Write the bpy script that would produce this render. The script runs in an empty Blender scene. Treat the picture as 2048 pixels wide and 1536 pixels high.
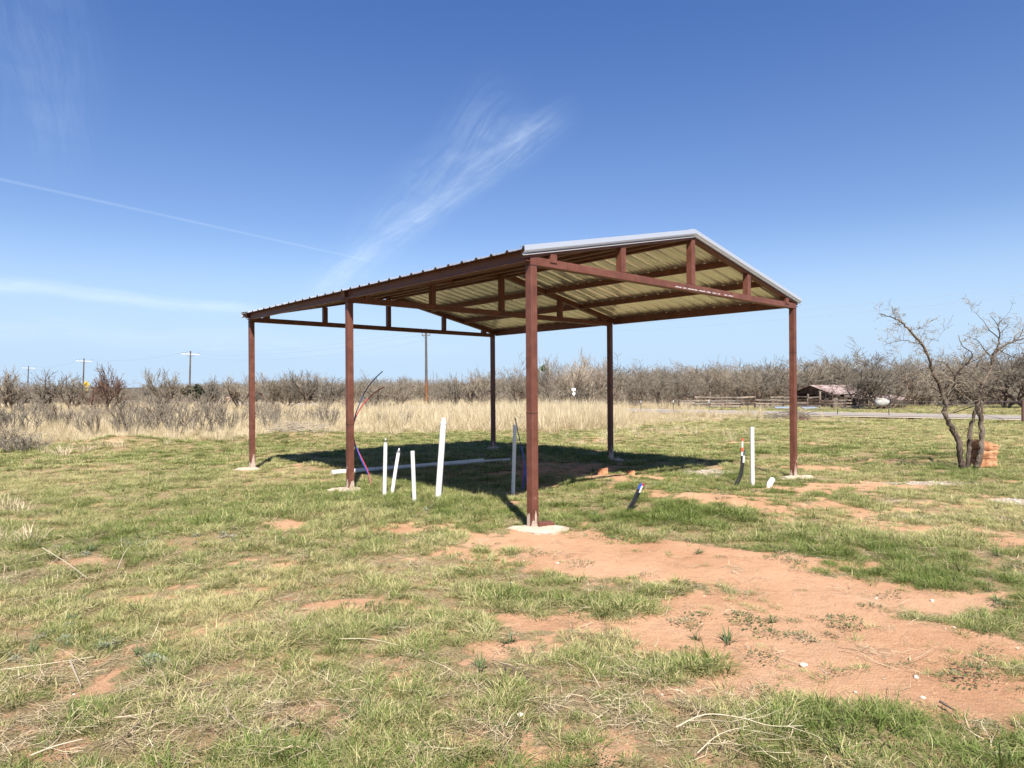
import bpy, math, random
import numpy as np
from mathutils import Vector

random.seed(7)
R = np.random.RandomState(11)
S = bpy.context.scene
C = S.collection

# ---------------------------------------------------------------- camera
FPX, CX, CY, HCAM, ROLL = 1340.7, 1024.0, 778.3, 1.70, -0.0065
cam_d = bpy.data.cameras.new('camera'); cam = bpy.data.objects.new('camera', cam_d); C.objects.link(cam)
cam.location = (0, 0, HCAM); cam.rotation_euler = (math.radians(90), -ROLL, 0)
cam_d.sensor_width = 36; cam_d.lens = FPX / 2048 * 36
cam_d.shift_y = (CY - 768) / 2048
cam_d.clip_start = 0.05; cam_d.clip_end = 20000
S.camera = cam
cR, sR = math.cos(ROLL), math.sin(ROLL)

def at(px, py, Y):
    """world point at distance Y that stands where the photo shows (px, py)"""
    dx, dy = px - CX, py - CY
    x = dx * cR + dy * sR; y = -dx * sR + dy * cR
    return Vector((x * Y / FPX, Y, HCAM - y * Y / FPX))

def G(px, py):
    """ground point (z = 0) seen at (px, py)"""
    dx, dy = px - CX, py - CY
    x = dx * cR + dy * sR; y = -dx * sR + dy * cR
    Y = FPX * HCAM / y
    return Vector((x * Y / FPX, Y, 0))

# ---------------------------------------------------------------- light
SUN_EL = math.radians(51.5)
SH = Vector((-0.165, 0.986))           # where shadows fall on the ground
L = Vector((SH.x * math.cos(SUN_EL), SH.y * math.cos(SUN_EL), -math.sin(SUN_EL)))
sd = bpy.data.lights.new('sun', 'SUN'); sun = bpy.data.objects.new('sun', sd); C.objects.link(sun)
sun.rotation_euler = L.to_track_quat('-Z', 'Y').to_euler()
sd.energy = 5.0; sd.angle = math.radians(0.53); sd.color = (1.0, 0.945, 0.86)

S.view_settings.view_transform = 'Standard'; S.view_settings.look = 'None'
S.view_settings.exposure = 1.28; S.view_settings.gamma = 1.0; S.view_settings.use_curve_mapping = False
S.cycles.max_bounces = 6; S.cycles.diffuse_bounces = 2; S.cycles.glossy_bounces = 3
S.cycles.transmission_bounces = 4; S.cycles.transparent_max_bounces = 8
S.render.engine = 'CYCLES'

# ---------------------------------------------------------------- node helper
class NB:
    def __init__(s, nt): s.nt = nt; s.n = nt.nodes; s.l = nt.links
    def new(s, t, **kw):
        n = s.n.new(t)
        for k, v in kw.items(): setattr(n, k, v)
        return n
    def put(s, sock, v):
        if v is None: return
        if isinstance(v, bpy.types.NodeSocket): s.l.new(v, sock)
        elif isinstance(v, (tuple, list)) and len(v) == 3 and sock.type == 'RGBA': sock.default_value = (*v, 1)
        else: sock.default_value = v
    def math(s, op, a, b=None, c=None, clamp=False):
        n = s.new('ShaderNodeMath', operation=op, use_clamp=clamp)
        for i, v in enumerate((a, b, c)):
            if v is not None: s.put(n.inputs[i], v)
        return n.outputs[0]
    def vmath(s, op, a, b=None, scale=None):
        n = s.new('ShaderNodeVectorMath', operation=op)
        s.put(n.inputs[0], a)
        if b is not None: s.put(n.inputs[1], b)
        if scale is not None: s.put(n.inputs['Scale'], scale)
        return n.outputs['Value'] if op in ('DOT_PRODUCT', 'LENGTH') else n.outputs[0]
    def mix(s, f, a, b, bt='MIX'):
        n = s.new('ShaderNodeMix', data_type='RGBA', blend_type=bt)
        s.put(n.inputs[0], f); s.put(n.inputs[6], a); s.put(n.inputs[7], b)
        return n.outputs[2]
    def noise(s, vec, scale, detail=4, rough=0.55, dist=0.0, out=0):
        n = s.new('ShaderNodeTexNoise')
        if vec is not None: s.put(n.inputs['Vector'], vec)
        n.inputs['Scale'].default_value = scale; n.inputs['Detail'].default_value = detail
        n.inputs['Roughness'].default_value = rough; n.inputs['Distortion'].default_value = dist
        return n.outputs[out]
    def ramp(s, f, stops, interp='LINEAR'):
        n = s.new('ShaderNodeValToRGB'); cr = n.color_ramp; cr.interpolation = interp
        while len(cr.elements) < len(stops): cr.elements.new(0.5)
        for e, (p, c) in zip(cr.elements, stops):
            e.position = p; e.color = (c, c, c, 1) if isinstance(c, (int, float)) else (*c, 1)
        s.put(n.inputs[0], f); return n.outputs[0]
    def smooth(s, v, a, b, lo=0.0, hi=1.0):
        n = s.new('ShaderNodeMapRange', interpolation_type='SMOOTHSTEP')
        for i, x in enumerate((v, a, b, lo, hi)): s.put(n.inputs[i], x)
        return n.outputs[0]
    def attr(s, name, typ='GEOMETRY', out=2):
        n = s.new('ShaderNodeAttribute', attribute_name=name, attribute_type=typ); return n.outputs[out]
    def bump(s, h, strength, dist):
        n = s.new('ShaderNodeBump'); s.put(n.inputs['Height'], h)
        n.inputs['Strength'].default_value = strength; n.inputs['Distance'].default_value = dist
        return n.outputs[0]

def material(name, color=(.5, .5, .5), rough=0.7, metal=0.0, build=None, spec=0.5):
    m = bpy.data.materials.new(name); m.use_nodes = True
    b = NB(m.node_tree); p = m.node_tree.nodes['Principled BSDF']
    p.inputs['Base Color'].default_value = (*color, 1); p.inputs['Roughness'].default_value = rough
    p.inputs['Metallic'].default_value = metal; p.inputs['Specular IOR Level'].default_value = spec
    if build: build(b, p)
    return m

# ---------------------------------------------------------------- sky
W = bpy.data.worlds.new('World'); S.world = W; W.use_nodes = True
b = NB(W.node_tree); W.node_tree.nodes.clear()
sky = b.new('ShaderNodeTexSky', sky_type='NISHITA', sun_disc=False)
sky.sun_elevation = SUN_EL; sky.sun_rotation = math.atan2(-SH.x, -SH.y)
sky.altitude = 400; sky.air_density = 1.0; sky.dust_density = 0.15; sky.ozone_density = 3.0
tc = b.new('ShaderNodeTexCoord').outputs['Generated']
d = b.vmath('NORMALIZE', tc)
sky_c = b.mix(1.0, sky.outputs[0], (1.04, 1.08, 1.24), 'MULTIPLY')
dz = b.new('ShaderNodeSeparateXYZ'); b.put(dz.inputs[0], d); dz = dz.outputs[2]
sky_c = b.mix(b.smooth(dz, 0.18, 0.55), sky_c, b.mix(1.0, sky_c, (.66, .85, 1.07), 'MULTIPLY'))
sky_c = b.mix(b.smooth(dz, 0.03, 0.24, 0.95, 0.0), sky_c, (4.60, 6.15, 8.0))

def pdir(px, py):
    v = at(px, py, 1.0) - Vector((0, 0, HCAM)); return v.normalized()
warp = b.vmath('SUBTRACT', b.noise(d, 7.0, 3, 0.5, out=1), (0.5, 0.5, 0.5))
dw = b.vmath('ADD', d, b.vmath('SCALE', warp, scale=0.018))
dw2 = b.vmath('ADD', d, b.vmath('SCALE', warp, scale=0.05))
fine = b.noise(b.vmath('MULTIPLY', dw2, (9, 9, 30)), 1.6, 5, 0.6)
def streak(p, q, w0, w1, strength, src, soft=0.08, tex=0.5, asym=None):
    """wisp of cloud along the great circle p-q, half-width w0 at p and w1 at q (radians)"""
    a, c = pdir(*p), pdir(*q); n = a.cross(c).normalized(); t = (c - a); ln = t.length; t = t / ln
    mid = a.dot(t)
    dist = b.vmath('DOT_PRODUCT', src, tuple(n))
    al = b.math('DIVIDE', b.math('SUBTRACT', b.vmath('DOT_PRODUCT', src, tuple(t)), mid), ln)
    fwd = b.math('GREATER_THAN', b.vmath('DOT_PRODUCT', src, tuple(((a + c) / 2).normalized())), 0.2)
    wd = b.math('MAXIMUM', b.math('ADD', b.math('MULTIPLY', al, w1 - w0), w0), 0.0008)
    r = b.math('DIVIDE', b.math('ABSOLUTE', dist), wd)
    if asym:
        r2 = b.math('DIVIDE', b.math('MAXIMUM', b.math('MULTIPLY', dist, asym), 0.0), b.math('MULTIPLY', wd, 0.45))
        r = b.math('MAXIMUM', r, r2)
    m = b.smooth(r, 0.0, 1.0, 1.0, 0.0)
    m = b.math('MULTIPLY', m, b.smooth(al, -soft, soft)); m = b.math('MULTIPLY', m, b.smooth(al, 1 - soft, 1 + soft, 1.0, 0.0))
    cv = b.new('ShaderNodeCombineXYZ'); b.put(cv.inputs[0], b.math('MULTIPLY', al, ln * 9.0)); b.put(cv.inputs[1], b.math('MULTIPLY', dist, 70.0)); b.put(cv.inputs[2], float(len(str(p)) + p[0] * .01))
    fib = b.smooth(b.noise(cv.outputs[0], 1.3, 7, .68, 0.6), .34, .66)
    tx = b.math('ADD', b.math('MULTIPLY', b.math('MULTIPLY', fine, b.math('MULTIPLY_ADD', fib, 1.1, .35)), tex * 2.3), 1 - tex)
    return b.math('MULTIPLY', b.math('MULTIPLY', b.math('MULTIPLY', m, tx), strength), fwd)
masks = [streak((610, 590), (1100, 235), 0.030, 0.044, 0.15, dw, 0.12, 1.0, asym=-1),
         streak((640, 600), (1010, 210), 0.06, 0.07, 0.075, dw2, 0.15, 1.0),
         streak((900, 330), (1090, 240), 0.03, 0.018, 0.05, dw2, 0.2, 1.0),
         streak((-60, 345), (750, 524), 0.0030, 0.0020, 0.13, d, 0.04, 0.3),
         streak((-260, 545), (520, 622), 0.017, 0.010, 0.42, dw, 0.10, 0.5),
         streak((-300, 650), (900, 690), 0.022, 0.03, 0.16, dw2, 0.12, 0.7),
         streak((20, -200), (110, 320), 0.12, 0.06, 0.055, dw2, 0.2, 0.8)]
tot = masks[0]
for m_ in masks[1:]: tot = b.math('ADD', tot, m_)
tot = b.math('MINIMUM', tot, 0.8)
sky_c = b.mix(tot, sky_c, (6.6, 7.9, 9.6))
bg = b.new('ShaderNodeBackground'); b.put(bg.inputs[0], sky_c); bg.inputs[1].default_value = 0.05
wo = b.new('ShaderNodeOutputWorld'); b.l.new(bg.outputs[0], wo.inputs[0])

# ---------------------------------------------------------------- numpy noise
def vnoise(x, y, seed=0):
    xi = np.floor(x).astype(np.int64); yi = np.floor(y).astype(np.int64)
    fx = x - xi; fy = y - yi; fx = fx * fx * (3 - 2 * fx); fy = fy * fy * (3 - 2 * fy)
    def h(a, c):
        n = (a * 374761393 + c * 668265263 + seed * 974634777) & 0x7fffffff
        n = ((n ^ (n >> 13)) * 1274126177) & 0x7fffffff
        return ((n ^ (n >> 16)) & 0xffff) / 65535.0
    return (h(xi, yi) * (1 - fx) + h(xi + 1, yi) * fx) * (1 - fy) + (h(xi, yi + 1) * (1 - fx) + h(xi + 1, yi + 1) * fx) * fy
def fbm(x, y, sc, oct=4, seed=0):
    t = 0; a = 1; s = 0
    for i in range(oct):
        t = t + a * vnoise(x * sc + 17.3 * i, y * sc - 9.1 * i, seed + i); s += a; a *= 0.55; sc *= 2.07
    return t / s
def sstep(v, a, c):
    t = np.clip((v - a) / (c - a), 0, 1); return t * t * (3 - 2 * t)

# ---------------------------------------------------------------- what grows where (world patches)
def patch(cx, cy, rx, ry, amp=1.0):
    g = G(cx, cy); gl = G(cx - rx, cy); g2 = G(cx, cy - ry * 0.8); g3 = G(cx, cy + ry)
    return (g.x, (g2.y + g3.y) / 2, abs(g.x - gl.x), max(0.15, abs(g2.y - g3.y) / 2), amp)
def field(x, y, patches):
    t = np.zeros_like(x)
    for (cx, cy, rx, ry, a) in patches:
        q = ((x - cx) / rx) ** 2 + ((y - cy) / ry) ** 2
        t = t + a * np.exp(-q * q * 0.7 - q * 0.35)
    return t
BARE = [patch(*p) for p in [
    (1180, 1105, 250, 38, 1.0), (1030, 1075, 120, 20, .9), (1430, 1130, 260, 42, 1.1), (1650, 1190, 240, 42, 1.1),
    (1560, 1260, 260, 60, 1.1), (1830, 1290, 240, 50, 1.0), (1700, 1330, 260, 55, 1.0), (1960, 1390, 190, 60, 1.0), (1480, 1320, 120, 40, .7),
    (1760, 1390, 160, 30, .8), (1420, 1215, 170, 35, .8), (1500, 1375, 110, 30, .7), (1330, 1255, 110, 25, .45),
    (1430, 1005, 150, 14, .5), (1310, 998, 80, 12, .5), (1600, 1025, 240, 18, .28), (1230, 962, 90, 9, .9), (860, 1055, 110, 16, .7),
    (560, 1050, 75, 9, .7), (400, 1062, 70, 6, .8), (620, 1038, 70, 8, .6), (240, 887, 60, 8, 1.0), (150, 1120, 90, 12, .7), (170, 925, 60, 6, .7),
    (770, 1200, 130, 22, .32), (640, 1215, 90, 16, .3), (1090, 1240, 160, 22, .5), (1020, 1300, 140, 28, .35), (1640, 935, 70, 7, .5),
    (120, 1500, 170, 40, .4), (330, 1440, 170, 30, .3), (620, 1450, 120, 40, .3), (1190, 1500, 150, 40, .25), (900, 1470, 90, 30, .4), (160, 1320, 70, 30, .3),
    (1900, 1060, 130, 10, .45), (1750, 975, 200, 9, .35), (1930, 1190, 120, 20, .5), (1660, 968, 60, 7, .8), (610, 931, 40, 4, .8), (1740, 1130, 50, 9, .5),
    (1330, 1370, 60, 20, .4), (420, 1180, 90, 10, .25), (560, 870, 60, 5, .8), (2000, 1480, 100, 25, .5), (1090, 945, 160, 22, .8)]]
LUSH = [patch(*p) for p in [
    (1400, 1035, 130, 20, .9), (1250, 1040, 90, 18, .5), (1840, 1130, 260, 42, .55), (1960, 1170, 130, 40, .35), (1640, 1070, 220, 24, .3),
    (1700, 1450, 190, 40, 1.2), (1960, 1510, 120, 30, .9), (1560, 1500, 160, 50, .7), (1430, 1325, 80, 22, .9), (1270, 1345, 70, 22, .6), (1250, 1215, 60, 16, .7),
    (1010, 1195, 60, 20, .8), (1130, 1195, 50, 12, .5), (620, 1010, 220, 50, .5), (850, 1010, 130, 25, .5), (330, 1060, 160, 22, .3), (960, 1380, 110, 40, .4),
    (120, 1190, 100, 30, .3), (1000, 1440, 60, 30, .4), (700, 1180, 50, 14, .4), (1300, 905, 400, 15, .3), (1545, 1190, 50, 5, .6), (1760, 1090, 200, 20, .4)]]
WEED = [patch(*p) for p in [
    (1700, 1240, 140, 16, .9), (1640, 1245, 60, 10, .7), (1900, 1290, 110, 18, .9), (1960, 1140, 200, 60, .6), (1960, 1360, 120, 40, .5), (1880, 1390, 160, 25, .6),
    (1840, 1215, 150, 25, .8), (1500, 1125, 70, 8, .8), (1640, 1120, 110, 10, .7), (1420, 1120, 60, 8, .6), (1930, 1440, 120, 20, .5), (1520, 1275, 90, 12, .5), (1270, 1330, 90, 14, .5), (1080, 1290, 60, 10, .6),
    (380, 1085, 140, 12, .5), (150, 1090, 120, 16, .5)]]
GRAV = [patch(*p) for p in [
    (1420, 945, 85, 8, 1.0), (1860, 965, 120, 5, 1.0), (2030, 1003, 50, 10, 1.1), (1820, 1032, 75, 4, .9), (1590, 955, 70, 4, .7), (2010, 1040, 60, 7, .5), (1800, 1000, 80, 4, .5), (1690, 970, 60, 3, .4)]]
FX = [G(-500, 905), G(0, 892), G(250, 886), G(450, 882), G(700, 868), G(1000, 864), G(1200, 862), G(1330, 850), G(1480, 838)]
FXX = np.array([p.x for p in FX]); FYY = np.array([p.y for p in FX])
def field_edge(x):
    e = np.interp(x, FXX, FYY)
    return np.where(x > FXX[-1], FYY[-1] + (x - FXX[-1]) * 6 + 0, e)
def tall_zone(x, y):
    n = fbm(x, y, 0.5, 3, 5)
    return sstep(y - field_edge(x) + (n - 0.5) * 4.0, -0.8, 1.2)
def bare_amt(x, y):
    n = fbm(x, y, 1.1, 5, 1) - 0.5; n2 = fbm(x, y, 4.5, 3, 21) - 0.5
    v = field(x, y, BARE) - 0.75 * field(x, y, LUSH) + 0.08 - 0.12 * sstep(y, 7, 12) * sstep(-x, -1, 1)
    n3 = fbm(x, y, 13.0, 2, 23) - 0.5
    v = v + n * 1.3 + n2 * 0.9 + n3 * 0.9
    right = sstep(x, 0.0, 6.0) * sstep(y, 30, 9)
    v = v + 0.14 * right
    return sstep(v, 0.30, 0.66) * (1 - tall_zone(x, y))
def dry_amt(x, y):
    n = fbm(x, y, 0.45, 4, 9); n2 = fbm(x, y, 2.2, 3, 31)
    v = 0.42 + (n - 0.5) * 1.0 + (n2 - 0.5) * 0.5 - 0.30 * field(x, y, LUSH) - 0.16 * field(x, y, WEED)
    v = v + 0.16 * sstep(y, 12, 26) * sstep(x, 0, 8)
    v = v + 0.22 * field(x, y, [patch(450, 1190, 420, 90, 1), patch(900, 1110, 130, 40, 1), patch(250, 960, 300, 30, .8)])
    v = np.maximum(v, tall_zone(x, y) * 0.9)
    return np.clip(v, 0, 1)
MOUNDS = [(G(1340, 1008), .9, .10), (G(1230, 968), 1.1, .10), (G(240, 892), 1.4, .30), (G(600, 878), 1.6, .28), (G(640, 934), .6, .08), (G(170, 935), 1.0, .08), (G(400, 1066), .7, .05), (G(1480, 1010), .8, .06)]
def gz(x, y):
    z = (fbm(x, y, 0.35, 3, 41) - 0.5) * 0.06 + (fbm(x, y, 2.4, 4, 51) - 0.5) * 0.045
    for c, r, h in MOUNDS:
        q = ((x - c.x) ** 2 + (y - c.y) ** 2) / (r * r)
        z = z + h * np.exp(-q) * (0.75 + 0.5 * fbm(x, y, 3.0, 3, 77))
    rr = np.sqrt(x * x + y * y)
    z = z + sstep(rr, 160, 900) * 6.0 * (0.6 + 0.8 * fbm(x, y, 0.004, 3, 3))
    return z
def gzp(p): return float(gz(np.array([p[0]]), np.array([p[1]]))[0])

# ---------------------------------------------------------------- mesh helpers
def mesh_np(name, verts, faces, mat=None, smooth=False, attrs=None):
    me = bpy.data.meshes.new(name)
    v = np.asarray(verts, dtype=np.float32)
    fl = [np.asarray(f, dtype=np.int32) for f in (faces if isinstance(faces, (list, tuple)) else [faces]) if len(f)]
    me.vertices.add(len(v)); me.vertices.foreach_set('co', v.ravel())
    nl = sum(f.size for f in fl); npoly = sum(len(f) for f in fl)
    me.loops.add(nl); me.polygons.add(npoly)
    me.loops.foreach_set('vertex_index', np.concatenate([f.ravel() for f in fl]))
    tot_ = np.concatenate([np.full(len(f), f.shape[1], dtype=np.int32) for f in fl])
    st = np.concatenate([[0], np.cumsum(tot_)[:-1]]).astype(np.int32)
    me.polygons.foreach_set('loop_start', st)
    if smooth: me.polygons.foreach_set('use_smooth', np.ones(npoly, dtype=bool))
    me.update(calc_edges=True); me.validate()
    if attrs:
        for k, a in attrs.items():
            at_ = me.attributes.new(k, 'FLOAT', 'POINT'); at_.data.foreach_set('value', np.asarray(a, dtype=np.float32))
    if mat: me.materials.append(mat)
    return me

class MB:
    """collects shapes, links them as one mesh object"""
    def __init__(s): s.v = []; s.f = []
    def add(s, verts, faces):
        o = len(s.v); s.v += [tuple(v) for v in verts]; s.f += [tuple(i + o for i in f) for f in faces]; return s
    def box(s, x0, x1, y0, y1, z0, z1):
        return s.add([(x0, y0, z0), (x1, y0, z0), (x1, y1, z0), (x0, y1, z0), (x0, y0, z1), (x1, y0, z1), (x1, y1, z1), (x0, y1, z1)],
                     [(0, 3, 2, 1), (4, 5, 6, 7), (0, 1, 5, 4), (1, 2, 6, 5), (2, 3, 7, 6), (3, 0, 4, 7)])
    def bar(s, p, q, w, h, up=(0, 0, 1)):
        p, q = Vector(p), Vector(q); t = (q - p).normalized(); up = Vector(up)
        a = t.cross(up).normalized(); c = a.cross(t).normalized()
        vs = [r + a * (i * w / 2) + c * (j * h / 2) for r in (p, q) for i, j in ((-1, -1), (1, -1), (1, 1), (-1, 1))]
        return s.add(vs, [(0, 1, 2, 3), (7, 6, 5, 4), (0, 4, 5, 1), (1, 5, 6, 2), (2, 6, 7, 3), (3, 7, 4, 0)])
    def prism(s, prof, p, q, ax, ay, closed=True):
        """profile (list of 2-D points) swept from p to q; ax, ay are the profile axes"""
        p, q, ax, ay = Vector(p), Vector(q), Vector(ax), Vector(ay); n = len(prof)
        vs = [r + ax * a + ay * c for r in (p, q) for a, c in prof]
        fs = [(i, (i + 1) % n, (i + 1) % n + n, i + n) for i in range(n)]
        fs += [tuple(range(n - 1, -1, -1)), tuple(range(n, 2 * n))]
        return s.add(vs, fs)
    def tube(s, pts, rad, n=12, cap=True):
        pts = [Vector(p) for p in pts]; k = len(pts)
        rad = [rad] * k if isinstance(rad, (int, float)) else rad
        rings = []; ref = Vector((0.31, 0.17, 0.93)).normalized()
        t0 = (pts[1] - pts[0]).normalized()
        if abs(t0.dot(ref)) > 0.95: ref = Vector((1, 0.1, 0)).normalized()
        a = t0.cross(ref).normalized()
        for i, p in enumerate(pts):
            t = (pts[min(i + 1, k - 1)] - pts[max(i - 1, 0)]).normalized()
            a = (a - t * a.dot(t)).normalized(); c = t.cross(a)
            rings.append([p + (a * math.cos(2 * math.pi * j / n) + c * math.sin(2 * math.pi * j / n)) * rad[i] for j in range(n)])
        vs = [v for r in rings for v in r]
        fs = [(i * n + j, i * n + (j + 1) % n, (i + 1) * n + (j + 1) % n, (i + 1) * n + j) for i in range(k - 1) for j in range(n)]
        if cap: fs += [tuple(range(n - 1, -1, -1)), tuple(range((k - 1) * n, k * n))]
        return s.add(vs, fs)
    def build(s, name, mat, parent=None, smooth=False, bevel=0):
        me = bpy.data.meshes.new(name); me.from_pydata(s.v, [], s.f); me.update()
        if smooth: me.shade_smooth() if hasattr(me, 'shade_smooth') else None
        me.materials.append(mat); o = bpy.data.objects.new(name, me); C.objects.link(o); o.parent = parent
        if smooth:
            me.set_sharp_from_angle(angle=math.radians(40))
        if bevel:
            mod = o.modifiers.new('bevel', 'BEVEL'); mod.width = bevel; mod.segments = 2; mod.limit_method = 'ANGLE'
        return o

def tag(o, label=None, cat=None, group=None, kind=None):
    if label: o['label'] = label
    if cat: o['category'] = cat
    if group: o['group'] = group
    if kind: o['kind'] = kind
    return o
def empty(name, loc=(0, 0, 0), rz=0.0):
    o = bpy.data.objects.new(name, None); o.empty_display_size = 0.2; C.objects.link(o)
    o.location = loc; o.rotation_euler = (0, 0, rz); return o
def link(name, me, parent=None):
    o = bpy.data.objects.new(name, me); C.objects.link(o); o.parent = parent; return o
def copy_tree(o, parent=None):
    c = o.copy(); C.objects.link(c); c.parent = parent
    for ch in o.children: copy_tree(ch, c)
    return c

def tubes_np(polys, n=3):
    """polys: list of (K,4) arrays x,y,z,r -> verts, quads"""
    by = {}
    for p in polys: by.setdefault(len(p), []).append(p)
    V = []; F = []; off = 0
    ref = np.array([0.31, 0.17, 0.93]); ref /= np.linalg.norm(ref)
    for K, lst in by.items():
        A = np.array(lst); P = A[:, :, :3]; r = A[:, :, 3:4]
        T = np.gradient(P, axis=1); T /= np.maximum(np.linalg.norm(T, axis=2, keepdims=True), 1e-9)
        a = np.cross(T, ref); nn = np.linalg.norm(a, axis=2, keepdims=True)
        a = np.where(nn < 1e-3, np.array([1., 0, 0]), a / np.maximum(nn, 1e-9)); c = np.cross(T, a)
        th = 2 * np.pi * np.arange(n) / n
        ring = P[:, :, None, :] + r[:, :, None, :] * (a[:, :, None, :] * np.cos(th)[None, None, :, None] + c[:, :, None, :] * np.sin(th)[None, None, :, None])
        M = len(lst); V.append(ring.reshape(-1, 3))
        base = (np.arange(M)[:, None, None] * K + np.arange(K - 1)[None, :, None]) * n + off
        j = np.arange(n)[None, None, :]; j2 = (j + 1) % n
        q = np.stack([base + j, base + j2, base + n + j2, base + n + j], axis=-1).reshape(-1, 4)
        F.append(q); off += M * K * n
    return np.concatenate(V), np.concatenate(F)

# ---------------------------------------------------------------- materials
def m_ground(b, p):
    geo = b.new('ShaderNodeNewGeometry').outputs['Position']
    bare, dry, grav, litter_amt = b.attr('bare'), b.attr('dry'), b.attr('gravel'), b.attr('litter')
    n1 = b.noise(geo, 0.9, 5, 0.6); n2 = b.noise(geo, 9, 6, 0.65); n3 = b.noise(geo, 70, 5, 0.7); n4 = b.noise(geo, 260, 3, 0.6)
    soil = b.ramp(n1, [(0.3, (.50, .27, .15)), (0.5, (.60, .35, .205)), (0.75, (.66, .42, .265))])
    soil = b.mix(b.math('MULTIPLY', b.smooth(n2, .48, .74), 0.30), soil, (.42, .20, .10))
    soil = b.mix(b.math('MULTIPLY', b.smooth(n3, .50, .78), 0.6), soil, (.70, .47, .31))
    soil = b.mix(b.math('MULTIPLY', b.smooth(n4, .35, .2), 0.6), soil, (.22, .10, .05))
    thatch = b.mix(b.smooth(n3, .35, .65), (.20, .13, .065), (.52, .41, .24))
    thatch = b.mix(b.math('MULTIPLY', b.smooth(n2, .45, .65), .55), thatch, (.40, .22, .115))
    grn = b.mix(b.smooth(n3, .35, .65), (.13, .115, .045), (.40, .33, .17)); grn = b.mix(b.math('MULTIPLY', b.smooth(n2, .5, .62), .6), grn, (.50, .30, .17))
    under = b.mix(b.math('MULTIPLY_ADD', dry, 0.8, 0.2), grn, thatch)
    vor = b.new('ShaderNodeTexVoronoi'); b.put(vor.inputs['Vector'], geo); vor.inputs['Scale'].default_value = 30
    f = b.smooth(b.math('ADD', bare, b.math('MULTIPLY', b.math('SUBTRACT', n2, .5), 1.6)), 0.12, 0.60)
    col = b.mix(f, under, soil)
    col = b.mix(b.math('MULTIPLY', litter_amt, b.smooth(n3, .42, .6, 0, .8)), col, (.30, .215, .13))  # brown dead litter mottled over soil and thatch
    g = b.smooth(b.math('ADD', grav, b.math('MULTIPLY', b.math('SUBTRACT', n2, .5), 1.2)), 0.35, 0.75)
    gcol = b.mix(b.smooth(vor.outputs['Distance'], .2, .7), (.72, .66, .57), (.42, .32, .24))
    col = b.mix(g, col, gcol)
    rr = b.vmath('LENGTH', geo)
    nf = b.noise(geo, .02, 6, .7)
    col = b.mix(b.smooth(rr, 85, 130), col, b.mix(b.smooth(nf, .4, .6), (.085, .075, .05), (.15, .125, .09)))
    b.put(p.inputs['Base Color'], col)
    h = b.math('ADD', b.math('MULTIPLY', n2, 1.2), b.math('ADD', b.math('MULTIPLY', n3, 0.6), b.math('MULTIPLY', n4, .22)))
    b.put(p.inputs['Normal'], b.bump(h, 1.0, 0.028))
M_GROUND = material('red_soil', rough=0.95, build=m_ground, spec=0.1)

def m_blade(green_a, green_b, straw_a, straw_b, trans=0.35, spread=0.9):
    def f(b, p):
        rnd, s = b.attr('rnd'), b.attr('along'); dry = b.attr('dry', 'INSTANCER'); hue = b.attr('hue', 'INSTANCER')
        g = b.mix(b.math('FRACT', b.math('MULTIPLY_ADD', rnd, 7.3, hue)), green_a, green_b)
        st = b.mix(b.math('FRACT', b.math('MULTIPLY_ADD', rnd, 13.7, hue)), straw_a, straw_b)
        v = b.math('ADD', dry, b.math('MULTIPLY', b.math('SUBTRACT', rnd, 0.5), spread))
        v = b.math('ADD', v, b.math('MULTIPLY', b.math('SUBTRACT', s, 0.5), 0.22))
        col = b.mix(b.smooth(v, 0.25, 0.75), g, st)
        b.put(p.inputs['Base Color'], col)
        if trans:
            tr = b.new('ShaderNodeBsdfTranslucent'); b.put(tr.inputs[0], col)
            mx = b.new('ShaderNodeMixShader'); mx.inputs[0].default_value = trans
            b.l.new(p.outputs[0], mx.inputs[1]); b.l.new(tr.outputs[0], mx.inputs[2])
            b.l.new(mx.outputs[0], b.n['Material Output'].inputs[0])
    return f
M_GRASS = material('grass_blades', rough=0.6, build=m_blade((.125, .185, .035), (.23, .29, .07), (.56, .50, .21), (.72, .64, .35)), spec=0.25)
M_STRAW = material('dry_straw', rough=0.65, build=m_blade((.50, .43, .23), (.60, .50, .29), (.76, .61, .39), (.95, .82, .58), 0.3), spec=0.25)
M_WEED = material('weed_leaves', rough=0.55, build=m_blade((.075, .13, .04), (.13, .19, .06), (.16, .19, .09), (.22, .22, .12), 0.3), spec=0.3)
M_SILVER = material('silver_leaves', rough=0.7, build=m_blade((.20, .25, .15), (.32, .36, .24), (.34, .35, .24), (.45, .45, .34), 0.25), spec=0.2)
M_LITTER = material('dead_litter', rough=0.8, build=m_blade((.26, .19, .11), (.38, .29, .17), (.50, .40, .25), (.72, .62, .43), 0.1), spec=0.15)
M_STONE = material('caliche_stone', rough=0.85, build=lambda b, p: b.put(p.inputs['Base Color'], b.mix(b.noise(b.new('ShaderNodeTexCoord').outputs['Object'], 40, 4), (.50, .40, .30), (.80, .73, .64))), spec=0.2)

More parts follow.
